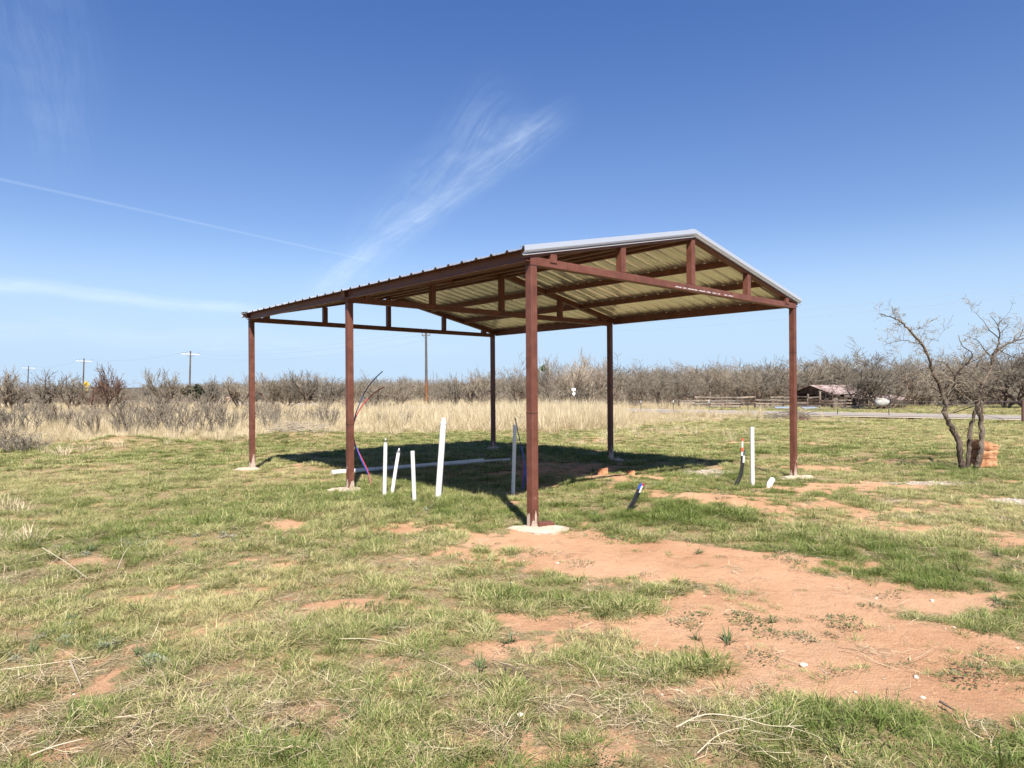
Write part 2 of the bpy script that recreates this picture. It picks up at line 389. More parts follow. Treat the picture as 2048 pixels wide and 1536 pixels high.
def m_bark(c0, c1, c2, sc=18):
    def f(b, p):
        pos = b.new('ShaderNodeTexCoord').outputs['Object']
        n = b.noise(b.vmath('MULTIPLY', pos, (1, 1, .35)), sc, 5, 0.65); n2 = b.noise(pos, 1.3, 2)
        c = b.ramp(n, [(.3, c0), (.52, c1), (.72, c2)])
        oi = b.new('ShaderNodeObjectInfo').outputs['Random']
        c = b.mix(b.math('MULTIPLY', b.smooth(n2, .4, .6), .4), c, c2)
        c = b.mix(1.0, c, b.mix(oi, (.72, .72, .74), (1.2, 1.12, 1.05)), 'MULTIPLY')
        b.put(p.inputs['Base Color'], c); b.put(p.inputs['Normal'], b.bump(n, .8, .02))
    return f
M_BARK = material('mesquite_bark', rough=.9, build=m_bark((.045, .032, .024), (.12, .09, .068), (.25, .20, .155)), spec=.15)
M_TWIG = material('mesquite_twigs', rough=.85, build=m_bark((.175, .150, .115), (.265, .235, .185), (.40, .36, .295), 6), spec=.15)
M_TWIGR = material('reddish_twigs', rough=.85, build=m_bark((.15, .085, .06), (.22, .135, .10), (.32, .22, .17), 6), spec=.15)
M_TWIGP = material('pale_twigs', rough=.85, build=m_bark((.30, .25, .19), (.44, .38, .30), (.60, .53, .43), 6), spec=.15)
M_BARKN = material('near_bark', rough=.9, build=m_bark((.022, .016, .012), (.085, .065, .05), (.32, .27, .22), 38), spec=.15)

def m_steel(b, p):
    tcn = b.new('ShaderNodeTexCoord').outputs['Object']
    n = b.noise(tcn, 6, 5, .6); n2 = b.noise(tcn, 45, 4, .6); n3 = b.noise(b.vmath('MULTIPLY', tcn, (9, 9, 1.2)), 3, 4)
    c = b.ramp(n, [(.3, (.110, .038, .023)), (.5, (.155, .054, .034)), (.72, (.20, .078, .052))])
    c = b.mix(b.math('MULTIPLY', b.smooth(n2, .55, .75), .35), c, (.24, .10, .075))
    c = b.mix(b.math('MULTIPLY', b.smooth(n3, .55, .75), .5), c, (.10, .036, .024))
    b.put(p.inputs['Base Color'], c); b.put(p.inputs['Roughness'], b.math('MULTIPLY_ADD', n, .3, .38))
    b.put(p.inputs['Normal'], b.bump(n2, .12, .004))
M_STEEL = material('red_oxide_steel', rough=.5, build=m_steel, spec=.4)
M_SEAM = material('weld_seam', color=(.07, .028, .02), rough=.8)
def m_post(b, p):
    m_steel(b, p)
    base = b.n['Principled BSDF'].inputs['Base Color'].links[0].from_socket
    geo = b.new('ShaderNodeNewGeometry').outputs['Position']; z = b.new('ShaderNodeSeparateXYZ'); b.put(z.inputs[0], geo)
    n = b.noise(b.vmath('MULTIPLY', geo, (22, 22, 3.0)), 1.0, 3, .5); nb = b.noise(geo, 30, 3)
    h = b.math('ADD', z.outputs[2], b.math('MULTIPLY', b.math('SUBTRACT', n, .5), 1.15))
    m = b.smooth(h, 0.17, 0.11)
    m = b.math('MAXIMUM', m, b.math('MULTIPLY', b.smooth(b.math('ADD', z.outputs[2], b.math('MULTIPLY', b.math('SUBTRACT', nb, .5), .5)), .52, .30), b.smooth(b.noise(geo, 13, 3), .62, .68)))
    b.put(p.inputs['Base Color'], b.mix(b.math('MULTIPLY', m, .85), base, (.60, .48, .39)))
M_POST = material('red_oxide_post', rough=.5, build=m_post, spec=.4)
def m_galv(b, p):
    tcn = b.new('ShaderNodeTexCoord').outputs['Object']
    v = b.new('ShaderNodeTexVoronoi'); b.put(v.inputs['Vector'], tcn); v.inputs['Scale'].default_value = 90
    n = b.noise(tcn, 3, 4)
    c = b.mix(v.outputs['Color'], (.77, .76, .72), (.88, .87, .83)); c = b.mix(b.smooth(n, .5, .8, 0, .3), c, (.70, .69, .66))
    b.put(p.inputs['Base Color'], c); b.put(p.inputs['Roughness'], b.math('MULTIPLY_ADD', n, .15, .22))
    b.put(p.inputs['Normal'], b.bump(b.noise(tcn, 2.2, 3), .25, .02))
M_GALV = material('galvanised_roofing', metal=.9, rough=.3, build=m_galv)
M_TRIM = material('galvanised_trim', color=(.78, .81, .84), metal=.6, rough=.38)
def m_pvc(b, p):
    n = b.noise(b.new('ShaderNodeTexCoord').outputs['Object'], 12, 4); geo = b.new('ShaderNodeSeparateXYZ')
    b.put(geo.inputs[0], b.new('ShaderNodeNewGeometry').outputs['Position'])
    c = b.mix(b.smooth(n, .45, .75, 0, .35), (.80, .80, .77), (.62, .57, .50))
    c = b.mix(b.smooth(b.math('ADD', geo.outputs[2], b.math('MULTIPLY', n, .12)), .14, .04, 0, .75), c, (.55, .33, .21))
    b.put(p.inputs['Base Color'], c)
M_PVC = material('white_pvc', rough=.35, build=m_pvc)
M_CONC = material('concrete', rough=.9, build=lambda b, p: (b.put(p.inputs['Base Color'], b.mix(b.noise(b.new('ShaderNodeTexCoord').outputs['Object'], 14, 6), (.42, .31, .22), (.62, .53, .43))),
          b.put(p.inputs['Normal'], b.bump(b.noise(b.new('ShaderNodeTexCoord').outputs['Object'], 30, 6), 1, .02))), spec=.2)
M_BLUE = material('blue_pex', color=(.03, .10, .50), rough=.35); M_RED = material('red_pex', color=(.50, .05, .06), rough=.35)
M_NAVY = material('dark_blue_pex', color=(.03, .06, .16), rough=.4)
M_BLACK = material('black_poly', color=(.022, .022, .024), rough=.45); M_WHITE = material('white_tape', color=(.8, .8, .8), rough=.5)
M_ORANGE = material('orange_tape', color=(.75, .14, .07), rough=.5); M_SLEEVE = material('dirty_sleeve', color=(.34, .17, .11), rough=.7)
M_GREY = material('grey_metal_fitting', color=(.35, .35, .36), rough=.4, metal=.7)
M_SAND = material('sandstone', rough=.9, build=lambda b, p: (b.put(p.inputs['Base Color'], b.mix(b.smooth(b.noise(b.new('ShaderNodeTexCoord').outputs['Object'], 7, 6, .65), .35, .7), (.34, .14, .065), (.62, .35, .19))),
          b.put(p.inputs['Normal'], b.bump(b.noise(b.new('ShaderNodeTexCoord').outputs['Object'], 12, 6), 1, .03))), spec=.15)
M_POLE = material('weathered_pole', rough=.9, build=m_bark((.07, .055, .045), (.12, .095, .075), (.2, .16, .13), 9), spec=.15)
def m_polered(b, p):
    z = b.new('ShaderNodeSeparateXYZ'); geo = b.new('ShaderNodeNewGeometry').outputs['Position']; b.put(z.inputs[0], geo)
    n = b.noise(b.vmath('MULTIPLY', geo, (6, 6, 1)), 2, 4)
    hi = b.mix(n, (.05, .05, .055), (.17, .16, .155)); lo = b.mix(n, (.15, .055, .02), (.33, .15, .06))
    b.put(p.inputs['Base Color'], b.mix(b.smooth(b.math('ADD', z.outputs[2], b.math('MULTIPLY', n, 1.5)), 2.6, 4.4), lo, hi))
M_POLER = material('creosote_pole', rough=.85, build=m_polered, spec=.15)
M_WIRE = material('power_wire', color=(.40, .44, .50), rough=.6, metal=.2)
M_XARM = material('pale_crossarm', color=(.72, .72, .70), rough=.7)
M_WOOD = material('weathered_boards', rough=.9, build=m_bark((.03, .02, .015), (.085, .06, .045), (.24, .19, .15), 8), spec=.15)
M_WOODG = material('grey_rails', rough=.9, build=m_bark((.13, .10, .08), (.25, .21, .17), (.42, .37, .31), 8), spec=.15)
M_DARK = material('dark_interior_boards', color=(.025, .018, .014), rough=.95)
def m_rust(b, p):
    tcn = b.new('ShaderNodeTexCoord').outputs['Object']; n = b.noise(b.vmath('MULTIPLY', tcn, (1, 1, 1)), 1.6, 5, .6)
    b.put(p.inputs['Base Color'], b.ramp(n, [(.35, (.50, .44, .41)), (.48, (.36, .26, .23)), (.66, (.22, .12, .09))]))
M_RUST = material('rusty_tin', rough=.6, metal=.1, build=m_rust)
M_ASPH = material('pale_asphalt', rough=.9, build=lambda b, p: b.put(p.inputs['Base Color'], b.mix(b.noise(b.new('ShaderNodeNewGeometry').outputs['Position'], 3, 6), (.27, .235, .205), (.37, .33, .29))), spec=.2)
M_SHOULDER = material('sandy_shoulder', rough=.95, build=lambda b, p: b.put(p.inputs['Base Color'], b.mix(b.noise(b.new('ShaderNodeNewGeometry').outputs['Position'], 2, 6), (.42, .33, .24), (.62, .53, .42))), spec=.1)
M_YEL = material('yellow_sign', color=(.85, .55, .02), rough=.5); M_SIGN = material('white_sign', color=(.85, .85, .86), rough=.45)
M_TIN = material('pale_tin_sheet', color=(.42, .48, .56), rough=.4, metal=.4); M_TANK = material('white_tank_paint', rough=.5, build=lambda b, p: b.put(p.inputs['Base Color'], b.mix(b.smooth(b.noise(b.new('ShaderNodeTexCoord').outputs['Object'], 2.5, 5), .4, .65), (.50, .50, .48), (.28, .23, .18))))
M_RPIPE = material('rusty_pipe', color=(.11, .055, .04), rough=.8); M_BIRD = material('brown_feathers', color=(.13, .055, .025), rough=.8)
M_TPOST = material('green_tpost', color=(.06, .06, .05), rough=.7)
M_JUN = material('juniper_foliage', color=(.06, .065, .038), rough=.8, spec=.2); M_MIST = material('mistletoe_leaves', color=(.10, .16, .04), rough=.8, spec=.2)
M_LEAF = material('withered_leaves', color=(.26, .23, .15), rough=.8, spec=.2)
M_BALE = material('bale_straw', color=(.55, .33, .22), rough=.9)

# ---------------------------------------------------------------- ground
def axis(fine, lo, hi, g, far):
    a = list(np.arange(lo, hi + 1e-6, fine)); s = fine; x = a[-1]; up = []
    while x < far: s *= g; x += s; up.append(x)
    s = fine; x = a[0]; dn = []
    while x > -far: s *= g; x -= s; dn.append(x)
    return np.array(dn[::-1] + a + up)
ax = axis(0.06, -7.5, 8.5, 1.035, 4000); ay = axis(0.06, 2.0, 15.5, 1.03, 4000)
GX, GY = np.meshgrid(ax, ay)
gx, gy = GX.ravel(), GY.ravel()
gzv = gz(gx, gy)
nx, ny = len(ax), len(ay)
i = np.arange(nx - 1)[None, :] + np.arange(ny - 1)[:, None] * nx
q = np.stack([i, i + 1, i + 1 + nx, i + nx], -1).reshape(-1, 4)
litter = np.clip(field(gx, gy, [patch(200, 1450, 420, 90, 1), patch(700, 1440, 330, 80, .8), patch(1100, 1430, 300, 60, .7), patch(1400, 1500, 200, 50, .7), patch(80, 1130, 160, 60, .6)]) , 0, 1)
gm = mesh_np('ground', np.stack([gx, gy, gzv], 1), q, M_GROUND, True,
             {'bare': bare_amt(gx, gy), 'dry': dry_amt(gx, gy), 'gravel': np.clip(field(gx, gy, GRAV), 0, 1.2), 'litter': litter})
tag(link('ground', gm), 'red soil field with patchy spring grass', kind='structure')

# ---------------------------------------------------------------- road
RD = Vector((-0.843, 0.537, 0)); RN = Vector((-0.537, -0.843, 0))     # along the road, towards the viewer
rc = G(1610, 829.5); rc2 = G(2040, 838); RD = (rc - rc2); RD.z = 0; RD.normalize(); RN = Vector((-RD.y, RD.x, 0))
if RN.y > 0: RN = -RN
def strip(name, w0, w1, z, mat, lab):
    m = MB(); n = 60; vs = []; fs = []
    for k in range(n + 1):
        s_ = -120 + k * 6.5; c = rc + RD * s_
        for w in (w0, w1): pp = c - RN * w; vs.append((pp.x, pp.y, max(0, gzp(pp) * .5) + z))
        if k < n: fs.append((2 * k, 2 * k + 1, 2 * k + 3, 2 * k + 2))
    m.add(vs, fs); o = m.build(name, mat); tag(o, lab, kind='structure'); return o
strip('road_shoulder', -3.3, 3.3, .075, M_SHOULDER, 'sandy verge along the road')
strip('road', -2.2, 2.3, .10, M_ASPH, 'pale two lane road across the far side of the field')

# ---------------------------------------------------------------- carport
OX, OY, TH, PW, PL, PM = 0.239, 8.039, 0.7389, 6.8575, 8.6875, 0.5088
SLO = 0.207; ZE = 3.345
def zr(u): return ZE + SLO * ((u + .18) if u <= PW / 2 else (PW + .18 - u))
cp = empty('carport', (OX, OY, 0), TH)
tag(cp, 'open red steel carport with shallow gable roof of ribbed tin', 'carport')
vrows = [0.0, PM * PL, PL]
for v in vrows:
    for u in (0.0, PW):
        MB().box(u - .051, u + .051, v - .051, v + .051, -.12, 3.18).build('post', M_POST, cp, bevel=.006)
for v in vrows:
    MB().box(-.051, PW + .051, v - .05, v + .05, 3.182, 3.282).build('bottom_chord', M_STEEL, cp, bevel=.006)
    rid = Vector((PW / 2, v, zr(PW / 2) - .052))
    for sgn, ue in ((0, -.115), (1, PW + .115)):
        MB().bar(Vector((ue, v, zr(ue) - .052)), rid + Vector(((.01 if sgn == 0 else -.01), 0, 0)) * 0, .099, .10).build('rafter', M_STEEL, cp)
    for fr in (.25, .5, .75):
        u = PW * fr
        MB().box(u - .05, u + .05, v - .049, v + .049, 3.284, zr(u) - .105).build('web_post', M_STEEL, cp, bevel=.005)
    for u in (.33, PW - .33):
        MB().box(u - .055, u + .055, v - .062, v + .062, 3.245, zr(u) - .10).build('gusset', M_STEEL, cp)
for (u, v, z) in ((0, 0, 1.41), (0, vrows[1], 1.12), (0, PL, 1.2), (PW, 0, 2.35)):
    MB().box(u - .0535, u + .0535, v - .0535, v + .0535, z, z + .006).build('weld_seam', M_SEAM, cp)
for v in vrows:
    for u in (0.0, PW):
        MB().box(u - .0545, u + .0545, v - .0545, v + .0545, 3.176, 3.186).build('weld_seam', M_SEAM, cp)
# purlins, C section opening down-slope
def cprof(w, h, t=.006, lip=.015):
    return [(0, 0), (w, 0), (w, -lip), (w - t, -lip), (w - t, -t), (t, -t), (t, -h + t), (w - t, -h + t), (w - t, -h + lip), (w, -h + lip), (w, -h), (0, -h)]
slots = [(vrows[0] + .052, vrows[1] - .052), (vrows[1] + .052, vrows[2] - .052)]
for side in (0, 1):
    sx = -1 if side == 0 else 1
    for k, dd in enumerate((PW / 2 - .10, PW / 2 - 1.22, PW / 2 - 2.34, 0)):
        u = (PW / 2 + sx * (PW / 2 - dd)) if k < 3 else (-.053 if side == 0 else PW + .053)
        h = .150 if k == 3 else .10; w = .062 if k == 3 else .05
        for (v0, v1) in slots:
            if k == 3:
                v0 = v0 if v0 > 1 else -.05
            MB().prism(cprof(w, h), (u, v0, zr(u) - .003), (u, v1, zr(u) - .003), (sx * 1.0, 0, 0), (0, 0, 1)).build('purlin' if k < 3 else 'eave_purlin', M_STEEL, cp)
# roofing sheets, ribs run ridge to eave
def sheet_prof(v0, wid):
    pts = []; n = int(round(wid / .3048))
    pitch = wid / n
    for k in range(n):
        c = v0 + pitch * k
        pts += [(c, .030), (c + .012, .032), (c + .032, .004), (c + .085, 0), (c + .092, .005), (c + .105, .005), (c + .112, 0), (c + .185, 0), (c + .192, .005), (c + .205, .005), (c + .212, 0), (c + pitch - .032, .004), (c + pitch - .012, .032)]
    pts.append((v0 + wid, .030)); return pts
V0, V1 = -.06, PL + .06; NSH = 10; WS = (V1 - V0) / NSH
for side in (0, 1):
    ue = -.18 if side == 0 else PW + .18; ur = PW / 2 + (-.004 if side == 0 else .004)
    for k in range(NSH):
        pr = sheet_prof(V0 + k * WS + .001, WS - .002); t = .0025
        vs = []; fs = []; n = len(pr)
        for u in (ue, ur):
            for dz in (0, t):
                for (v, z) in pr: vs.append((u, v, zr(u) + z + dz + .001))
        for j in range(n - 1):
            a0, a1, b0, b1 = j, n + j, 2 * n + j, 3 * n + j
            fs += [(a1, a1 + 1, b1 + 1, b1), (a0 + 1, a0, b0, b0 + 1), (a0, a0 + 1, a1 + 1, a1), (b0 + 1, b0, b1, b1 + 1)]
        fs += [(0, n, 3 * n, 2 * n), (n - 1, 3 * n - 1, 4 * n - 1, 2 * n - 1)]
        MB().add(vs, fs).build('roof_sheet', M_GALV, cp)
# rake trim on both gables
for (vv, sg) in ((-.064, -1), (PL + .064, 1)):
    for side in (0, 1):
        ue = -.185 if side == 0 else PW + .185; ur = PW / 2
        prof = [(-.10, .044), (.022, .044), (.028, -.020), (-.018, -.052), (-.016, -.056), (.012, -.072), (.007, -.076), (-.024, -.055), (.018, -.024), (.016, .040), (-.10, .040)]
        a = Vector((ue, vv, zr(ue))); c = Vector((ur, vv, zr(ur)))
        MB().prism(prof, a, c, (0, sg, 0), (0, 0, 1)).build('rake_trim', M_TRIM, cp)
up = []
for (v) in (-.085, PL + .085): pass
m = MB(); t = .002
for side in (-1, 1):
    pr = [(0, .050), (side * .10, .050 - SLO * .10 + .002), (side * .15, .046 - SLO * .15), (side * .16, .036 - SLO * .16), (side * .158, .034 - SLO * .16), (side * .148, .043 - SLO * .15), (0, .048)]
    m.prism(pr, (PW / 2, -.072, zr(PW / 2)), (PW / 2, PL + .072, zr(PW / 2)), (1, 0, 0), (0, 0, 1))
m.build('ridge_cap', M_TRIM, cp)
# roof screws on the rake trim
for k, fr in enumerate((.27, .7, 1.3, 1.75)):
    u = PW / 2 * fr; zz = zr(u) - .01
    MB().tube([(u, -.078, zz), (u, -.087, zz)], .009, 6).build('screw', M_GREY, cp)
# worn white stencil printed by the mill on the front chord: separate words, too small to read
m = MB(); u = 2.93
for wl in (.17, .09, .28, .18, .13, .13, .08, 0, .0, .10, .15):
    if wl == 0: u += .04; continue
    n = max(2, int(wl / .028)); 
    for j in range(n):
        x0 = u + j * wl / n; m.box(x0, x0 + wl / n * .62, -.0525, -.0512, 3.205, 3.205 + (.015 if (j * 7) % 3 else .010))
    u += wl + .035
m.build('mill_stencil', M_WHITE, cp)['kind'] = 'stuff'

# concrete footings
def blob(name, px, py, rx, ry, h, mat, seed, label, cat, group=None, world=None):
    rr = random.Random(seed); c = G(px, py) if world is None else world
    n = 22; vs = []; fs = []
    rad = [1 + .42 * (rr.random() - .5) + .13 * math.sin(3 * 2 * math.pi * k / n + seed) for k in range(n)]
    lv = [(1.0, -.06), (1.0, h * .3), (.80, h), (.5, h * 1.15)]
    for f, z in lv:
        for k in range(n):
            a = 2 * math.pi * k / n; vs.append((rx * rad[k] * f * math.cos(a), ry * rad[k] * f * math.sin(a), z + (rr.random() - .5) * h * .55))
    vs.append((0, 0, h * 1.15)); 
    for l in range(3):
        for k in range(n): fs.append((l * n + k, l * n + (k + 1) % n, (l + 1) * n + (k + 1) % n, (l + 1) * n + k))
    for k in range(n): fs.append((3 * n + k, 3 * n + (k + 1) % n, 4 * n))
    o = MB().add(vs, fs).build(name, mat, None, True); o.location = (c.x, c.y, gzp(c)); tag(o, label, cat, group); return o
def cw(u, v): 
    return Vector((OX + u * math.cos(TH) - v * math.sin(TH), OY + u * math.sin(TH) + v * math.cos(TH), 0))
FG = 'concrete footings under the carport posts'
for (u, v, rx, ry, dx, dy, lab) in [
    (0, 0, .36, .19, .07, -.03, 'pale concrete footing spilled round the front corner post beside a steel offcut'),
    (PW, 0, .30, .17, .10, -.03, 'broken pale footing round the right front post near white gravel'),
    (0, vrows[1], .30, .20, -.04, -.05, 'pale concrete footing round the middle post on the left side'),
    (0, PL, .32, .18, -.08, -.02, 'small pale footing at the farthest left post of the carport'),
    (PW, vrows[1], .24, .16, .1, 0, 'grey footing at the right middle post in roof shadow'),
    (PW, PL, .2, .14, 0, 0, 'shaded footing at the rear right post of the carport')]:
    p = cw(u, v) + Vector((dx, dy, 0)); blob('footing', 0, 0, rx * .88, ry * .9, .045, M_CONC, int(u * 10 + v * 7), lab, 'footing', FG, p)
# steel offcut at the front corner
p = G(1091, 1063)
o = MB(); o.box(-.10, .10, -.05, .05, 0, .07); oc = o.build('steel_offcut', M_STEEL, None, bevel=.006); oc.location = (p.x, p.y + .06, .035); oc.rotation_euler = (0, .03, .35)
tag(oc, 'short offcut of red steel tube lying at the foot of front corner post', 'offcut')

# ---------------------------------------------------------------- pipes standing out of the ground
def upipe(base, top, r, label, mat=M_PVC, fittings=(), lean=0.0, bend=0):
    g = G(*base); t = at(top[0], top[1], g.y + lean); g2 = g + (g - t) * .08; g2.z = -.10
    e = empty('pvc_pipe', g); pts = [g2 - g, (g + t) / 2 - g + Vector((bend, 0, 0)), t - g]
    MB().tube(pts, r, 16).build('pipe', mat, e, True)
    ax_ = (t - g).normalized()
    for (nm, f0, f1, rr_, mm) in fittings:
        MB().tube([t - g + ax_ * f0, t - g + ax_ * f1], rr_, 14).build(nm, mm, e, True)
    tag(e, label, 'pipe', 'white plumbing pipes standing under the carport'); return e
upipe((769, 994), (771, 889), .031, 'upright white pipe farthest left of four, topped by a tiny capped nipple', fittings=(('reducer', -.002, .03, .024, M_PVC), ('nipple', .03, .075, .011, M_GREY), ('cap', .075, .095, .014, M_PVC)))
upipe((783, 990), (797, 905), .029, 'white pipe leaning right with a grey fitting on its top', fittings=(('fitting', -.005, .030, .031, M_GREY), ('nipple', .03, .07, .012, M_PVC)), lean=.12)
upipe((829, 1006), (825, 902), .031, 'plain open white pipe tilted slightly left between leaning pipes')
upipe((876, 999), (887, 845), .047, 'thickest and tallest white pipe with a cleanout plug on top', fittings=(('collar', -.02, .015, .053, M_PVC), ('plug', .015, .075, .036, M_PVC)), lean=.05)
upipe((1026, 991), (1030, 850), .030, 'tall thin pipe left of the front corner post, mostly in roof shade')
upipe((1505, 971), (1504, 854), .036, 'lone straight white pipe standing near the right front post')
upipe((1535, 974), (1545, 959), .048, 'short white pipe stub poking out at a slant near right front post', lean=.12)

# long pipe lying in the shade
a = G(664, 952); c = G(966, 927); dirv = (c - a).normalized(); e = empty('lying_pipe', a)
MB().tube([Vector((0, 0, .06)), (c - a) * .5 + Vector((0, 0, .05)), (c - a) + Vector((0, 0, .06))], .056, 18).build('large_pipe', M_PVC, e, True)
MB().tube([(c - a) * .985 + Vector((0, 0, .05)), (c - a) + dirv * .75 + Vector((0, 0, .04))], .030, 14).build('inner_pipe', M_PVC, e, True)
tag(e, 'long white pipe lying in the roof shadow with thinner pipe in its end', 'pipe')

# bundles of tubing
def curve_pts(pts, n=6):
    out = []; P = [pts[0]] + list(pts) + [pts[-1]]
    for i in range(1, len(P) - 2):
        for j in range(n):
            t = j / n; a_, b_, c_, d_ = P[i - 1], P[i], P[i + 1], P[i + 2]
            out.append(.5 * ((2 * b_) + (c_ - a_) * t + (2 * a_ - 5 * b_ + 4 * c_ - d_) * t * t + (3 * b_ - a_ - 3 * c_ + d_) * t ** 3))
    out.append(P[-2]); return out
def strand(parent, name, pxs, Y, r, mat, org, dyl=0.0):
    pts = [at(x, y, Y + dyl * k / max(1, len(pxs) - 1)) - org for k, (x, y) in enumerate(pxs)]
    return MB().tube(curve_pts(pts), r, 8).build(name, mat, parent, True)
c3 = lambda l: [(640 + x / 3.84, 700 + y / 3.84) for x, y in l]
g = G(741, 973); e = empty('water_line_bundle', g)
strand(e, 'red_tube', c3([(392, 1050), (378, 960), (340, 870), (290, 770), (262, 690), (256, 610), (266, 540), (300, 465), (350, 395), (425, 325), (495, 283)]), g.y, .0095, M_RED, g, .25)
strand(e, 'blue_tube', c3([(385, 1050), (368, 955), (325, 865), (282, 775), (256, 700), (252, 620), (266, 520), (303, 415), (350, 315), (410, 232), (481, 163)]), g.y + .02, .0095, M_NAVY, g, .35)
strand(e, 'blue_tube', c3([(388, 1050), (372, 958), (335, 880), (300, 800), (275, 735)]), g.y + .03, .008, M_BLUE, g)
strand(e, 'sleeve', c3([(394, 1060), (388, 1010), (374, 958)]), g.y - .01, .022, M_SLEEVE, g)
tag(e, 'red and blue water tubes curving up behind the left middle post', 'tubing')
c2 = lambda l: [(1010 + x / 5.69, 820 + y / 5.69) for x, y in l]
g = G(1046, 982); e = empty('water_line_bundle', g)
strand(e, 'dark_tube', c2([(118, 95), (150, 260), (187, 430)]), g.y, .009, M_NAVY, g)
strand(e, 'blue_tube', c2([(186, 425), (214, 550), (217, 700), (202, 930)]), g.y, .011, M_BLUE, g)
strand(e, 'blue_tube', c2([(214, 550), (232, 680), (256, 900)]), g.y - .02, .010, M_BLUE, g)
strand(e, 'red_tube', c2([(199, 550), (203, 660), (196, 930)]), g.y + .03, .008, M_RED, g)
tag(e, 'bright blue and red water tubes left of the front corner post', 'tubing')
c7 = lambda l: [(1240 + x / 17.07, 950 + y / 17.07) for x, y in l]
g = G(1256, 1026); e = empty('conduit_stub', g)
for off, nm in ((-30, 'black_conduit'), (40, 'black_conduit')):
    strand(e, nm, c7([(230 + off, 1330), (330 + off, 1100), (480 + off, 850), (640 + off * .9, 480)]), g.y + off * .0006, .015, M_BLACK, g)
strand(e, 'black_conduit', c7([(260, 1330), (420, 1080), (560, 850), (660, 600)]), g.y + .03, .014, M_BLACK, g)
strand(e, 'blue_cap', c7([(648, 470), (722, 290)]), g.y - .018, .017, M_BLUE, g)
strand(e, 'white_cap', c7([(660, 600), (762, 375)]), g.y - .03, .011, M_WHITE, g)
strand(e, 'red_cap', c7([(770, 370), (815, 290)]), g.y + .02, .017, M_RED, g)
tag(e, 'slanting black conduits with blue, white and red taped tips', 'conduit')
c4 = lambda l: [(1450 + x / 10.24, 840 + y / 10.24) for x, y in l]
g = G(1470, 973); e = empty('conduit_stub', g)
strand(e, 'black_conduit', c4([(160, 1400), (290, 1150), (330, 950), (345, 730)]), g.y, .016, M_BLACK, g)
strand(e, 'black_conduit', c4([(230, 1400), (335, 1150), (370, 950), (377, 870)]), g.y + .02, .016, M_BLACK, g)
strand(e, 'white_band', c4([(345, 732), (349, 640)]), g.y - .005, .018, M_WHITE, g)
strand(e, 'orange_band', c4([(349, 645), (352, 560)]), g.y - .004, .024, M_ORANGE, g)
strand(e, 'white_band', c4([(352, 565), (355, 425)]), g.y - .003, .016, M_WHITE, g)
strand(e, 'orange_band', c4([(355, 430), (357, 375)]), g.y - .002, .020, M_ORANGE, g)
strand(e, 'white_band', c4([(377, 872), (386, 730)]), g.y + .018, .018, M_WHITE, g)
strand(e, 'dark_tube', c4([(386, 735), (403, 610)]), g.y + .02, .010, M_NAVY, g)
tag(e, 'upright black conduits banded orange and white beside the lone white pipe', 'conduit')

# ---------------------------------------------------------------- tree generator
def grow(rng, p, d_, ln, r, depth, prm, out, level=0):
    K = prm['segs'][min(level, len(prm['segs']) - 1)]
    pts = [np.array(p)]; d_ = np.array(d_) / np.linalg.norm(d_); rad = [r]
    wig = prm['wig'][min(level, len(prm['wig']) - 1)]; upb = prm['up'][min(level, len(prm['up']) - 1)]
    dirs = [d_]
    for k in range(1, K):
        d_ = d_ + rng.normal(0, wig, 3) + np.array([0, 0, upb]); d_ /= np.linalg.norm(d_)
        pts.append(pts[-1] + d_ * ln / (K - 1)); dirs.append(d_)
        rad.append(r * (1 - (1 - prm['taper']) * k / (K - 1)) if depth > 0 else r * (1 - .75 * k / (K - 1)))
    out.append((level, np.column_stack([np.array(pts), np.array(rad)])))
    if depth <= 0: return
    nc = prm['kids'][min(level, len(prm['kids']) - 1)]
    nc = max(1, int(round(nc * rng.uniform(.75, 1.25))))
    for c in range(nc):
        f = (c + rng.uniform(.3, .95)) / nc; f = prm['start'] + (1 - prm['start']) * f
        if c == nc - 1: f = 1.0
        kx = min(K - 1, max(1, int(round(f * (K - 1)))))
        base = pts[kx]; dd = dirs[kx]
        a_ = rng.uniform(0, 2 * np.pi); ref = np.array([math.cos(a_), math.sin(a_), rng.uniform(-.3, .5)])
        ref -= dd * ref.dot(dd); ref /= max(1e-6, np.linalg.norm(ref))
        ang = prm['ang'] * rng.uniform(.55, 1.35) * (.5 if f == 1.0 else 1)
        nd = dd * math.cos(ang) + ref * math.sin(ang)
        grow(rng, base, nd, ln * prm['len'] * rng.uniform(.7, 1.2), rad[kx] * prm['rr'] * rng.uniform(.8, 1), depth - 1, prm, out, level + 1)
def make_tree(seed, H, nstem, lean, prm, depth=4, r0=.09):
    rng = np.random.RandomState(seed); out = []
    for s_ in range(nstem):
        a_ = 2 * np.pi * (s_ + rng.uniform(-.3, .3)) / nstem; l_ = lean * rng.uniform(.5, 1.3)
        d_ = (math.cos(a_) * math.sin(l_), math.sin(a_) * math.sin(l_), math.cos(l_))
        grow(rng, (.06 * math.cos(a_), .06 * math.sin(a_), -.1), d_, H * .42 * rng.uniform(.8, 1.15), r0 * rng.uniform(.8, 1.1), depth, prm, out)
    top = max(a[:, 2].max() for _, a in out) if prm is WHIP else np.percentile([a[:, 2].max() for _, a in out], 98); sc = H / top
    for _, a in out: a[:, :3] *= sc
    return out
MESQ = dict(segs=[6, 6, 5, 4, 3, 3], wig=[.22, .26, .24, .22, .2], up=[.06, .10, .09, .07, .05], taper=.55, kids=[4, 4, 4, 4, 4], start=.3, ang=.75, len=.66, rr=.68)
UPR = dict(segs=[6, 6, 5, 4, 3], wig=[.10, .13, .13, .12], up=[.12, .16, .14, .1], taper=.5, kids=[5, 5, 5, 4], start=.25, ang=.5, len=.62, rr=.6)
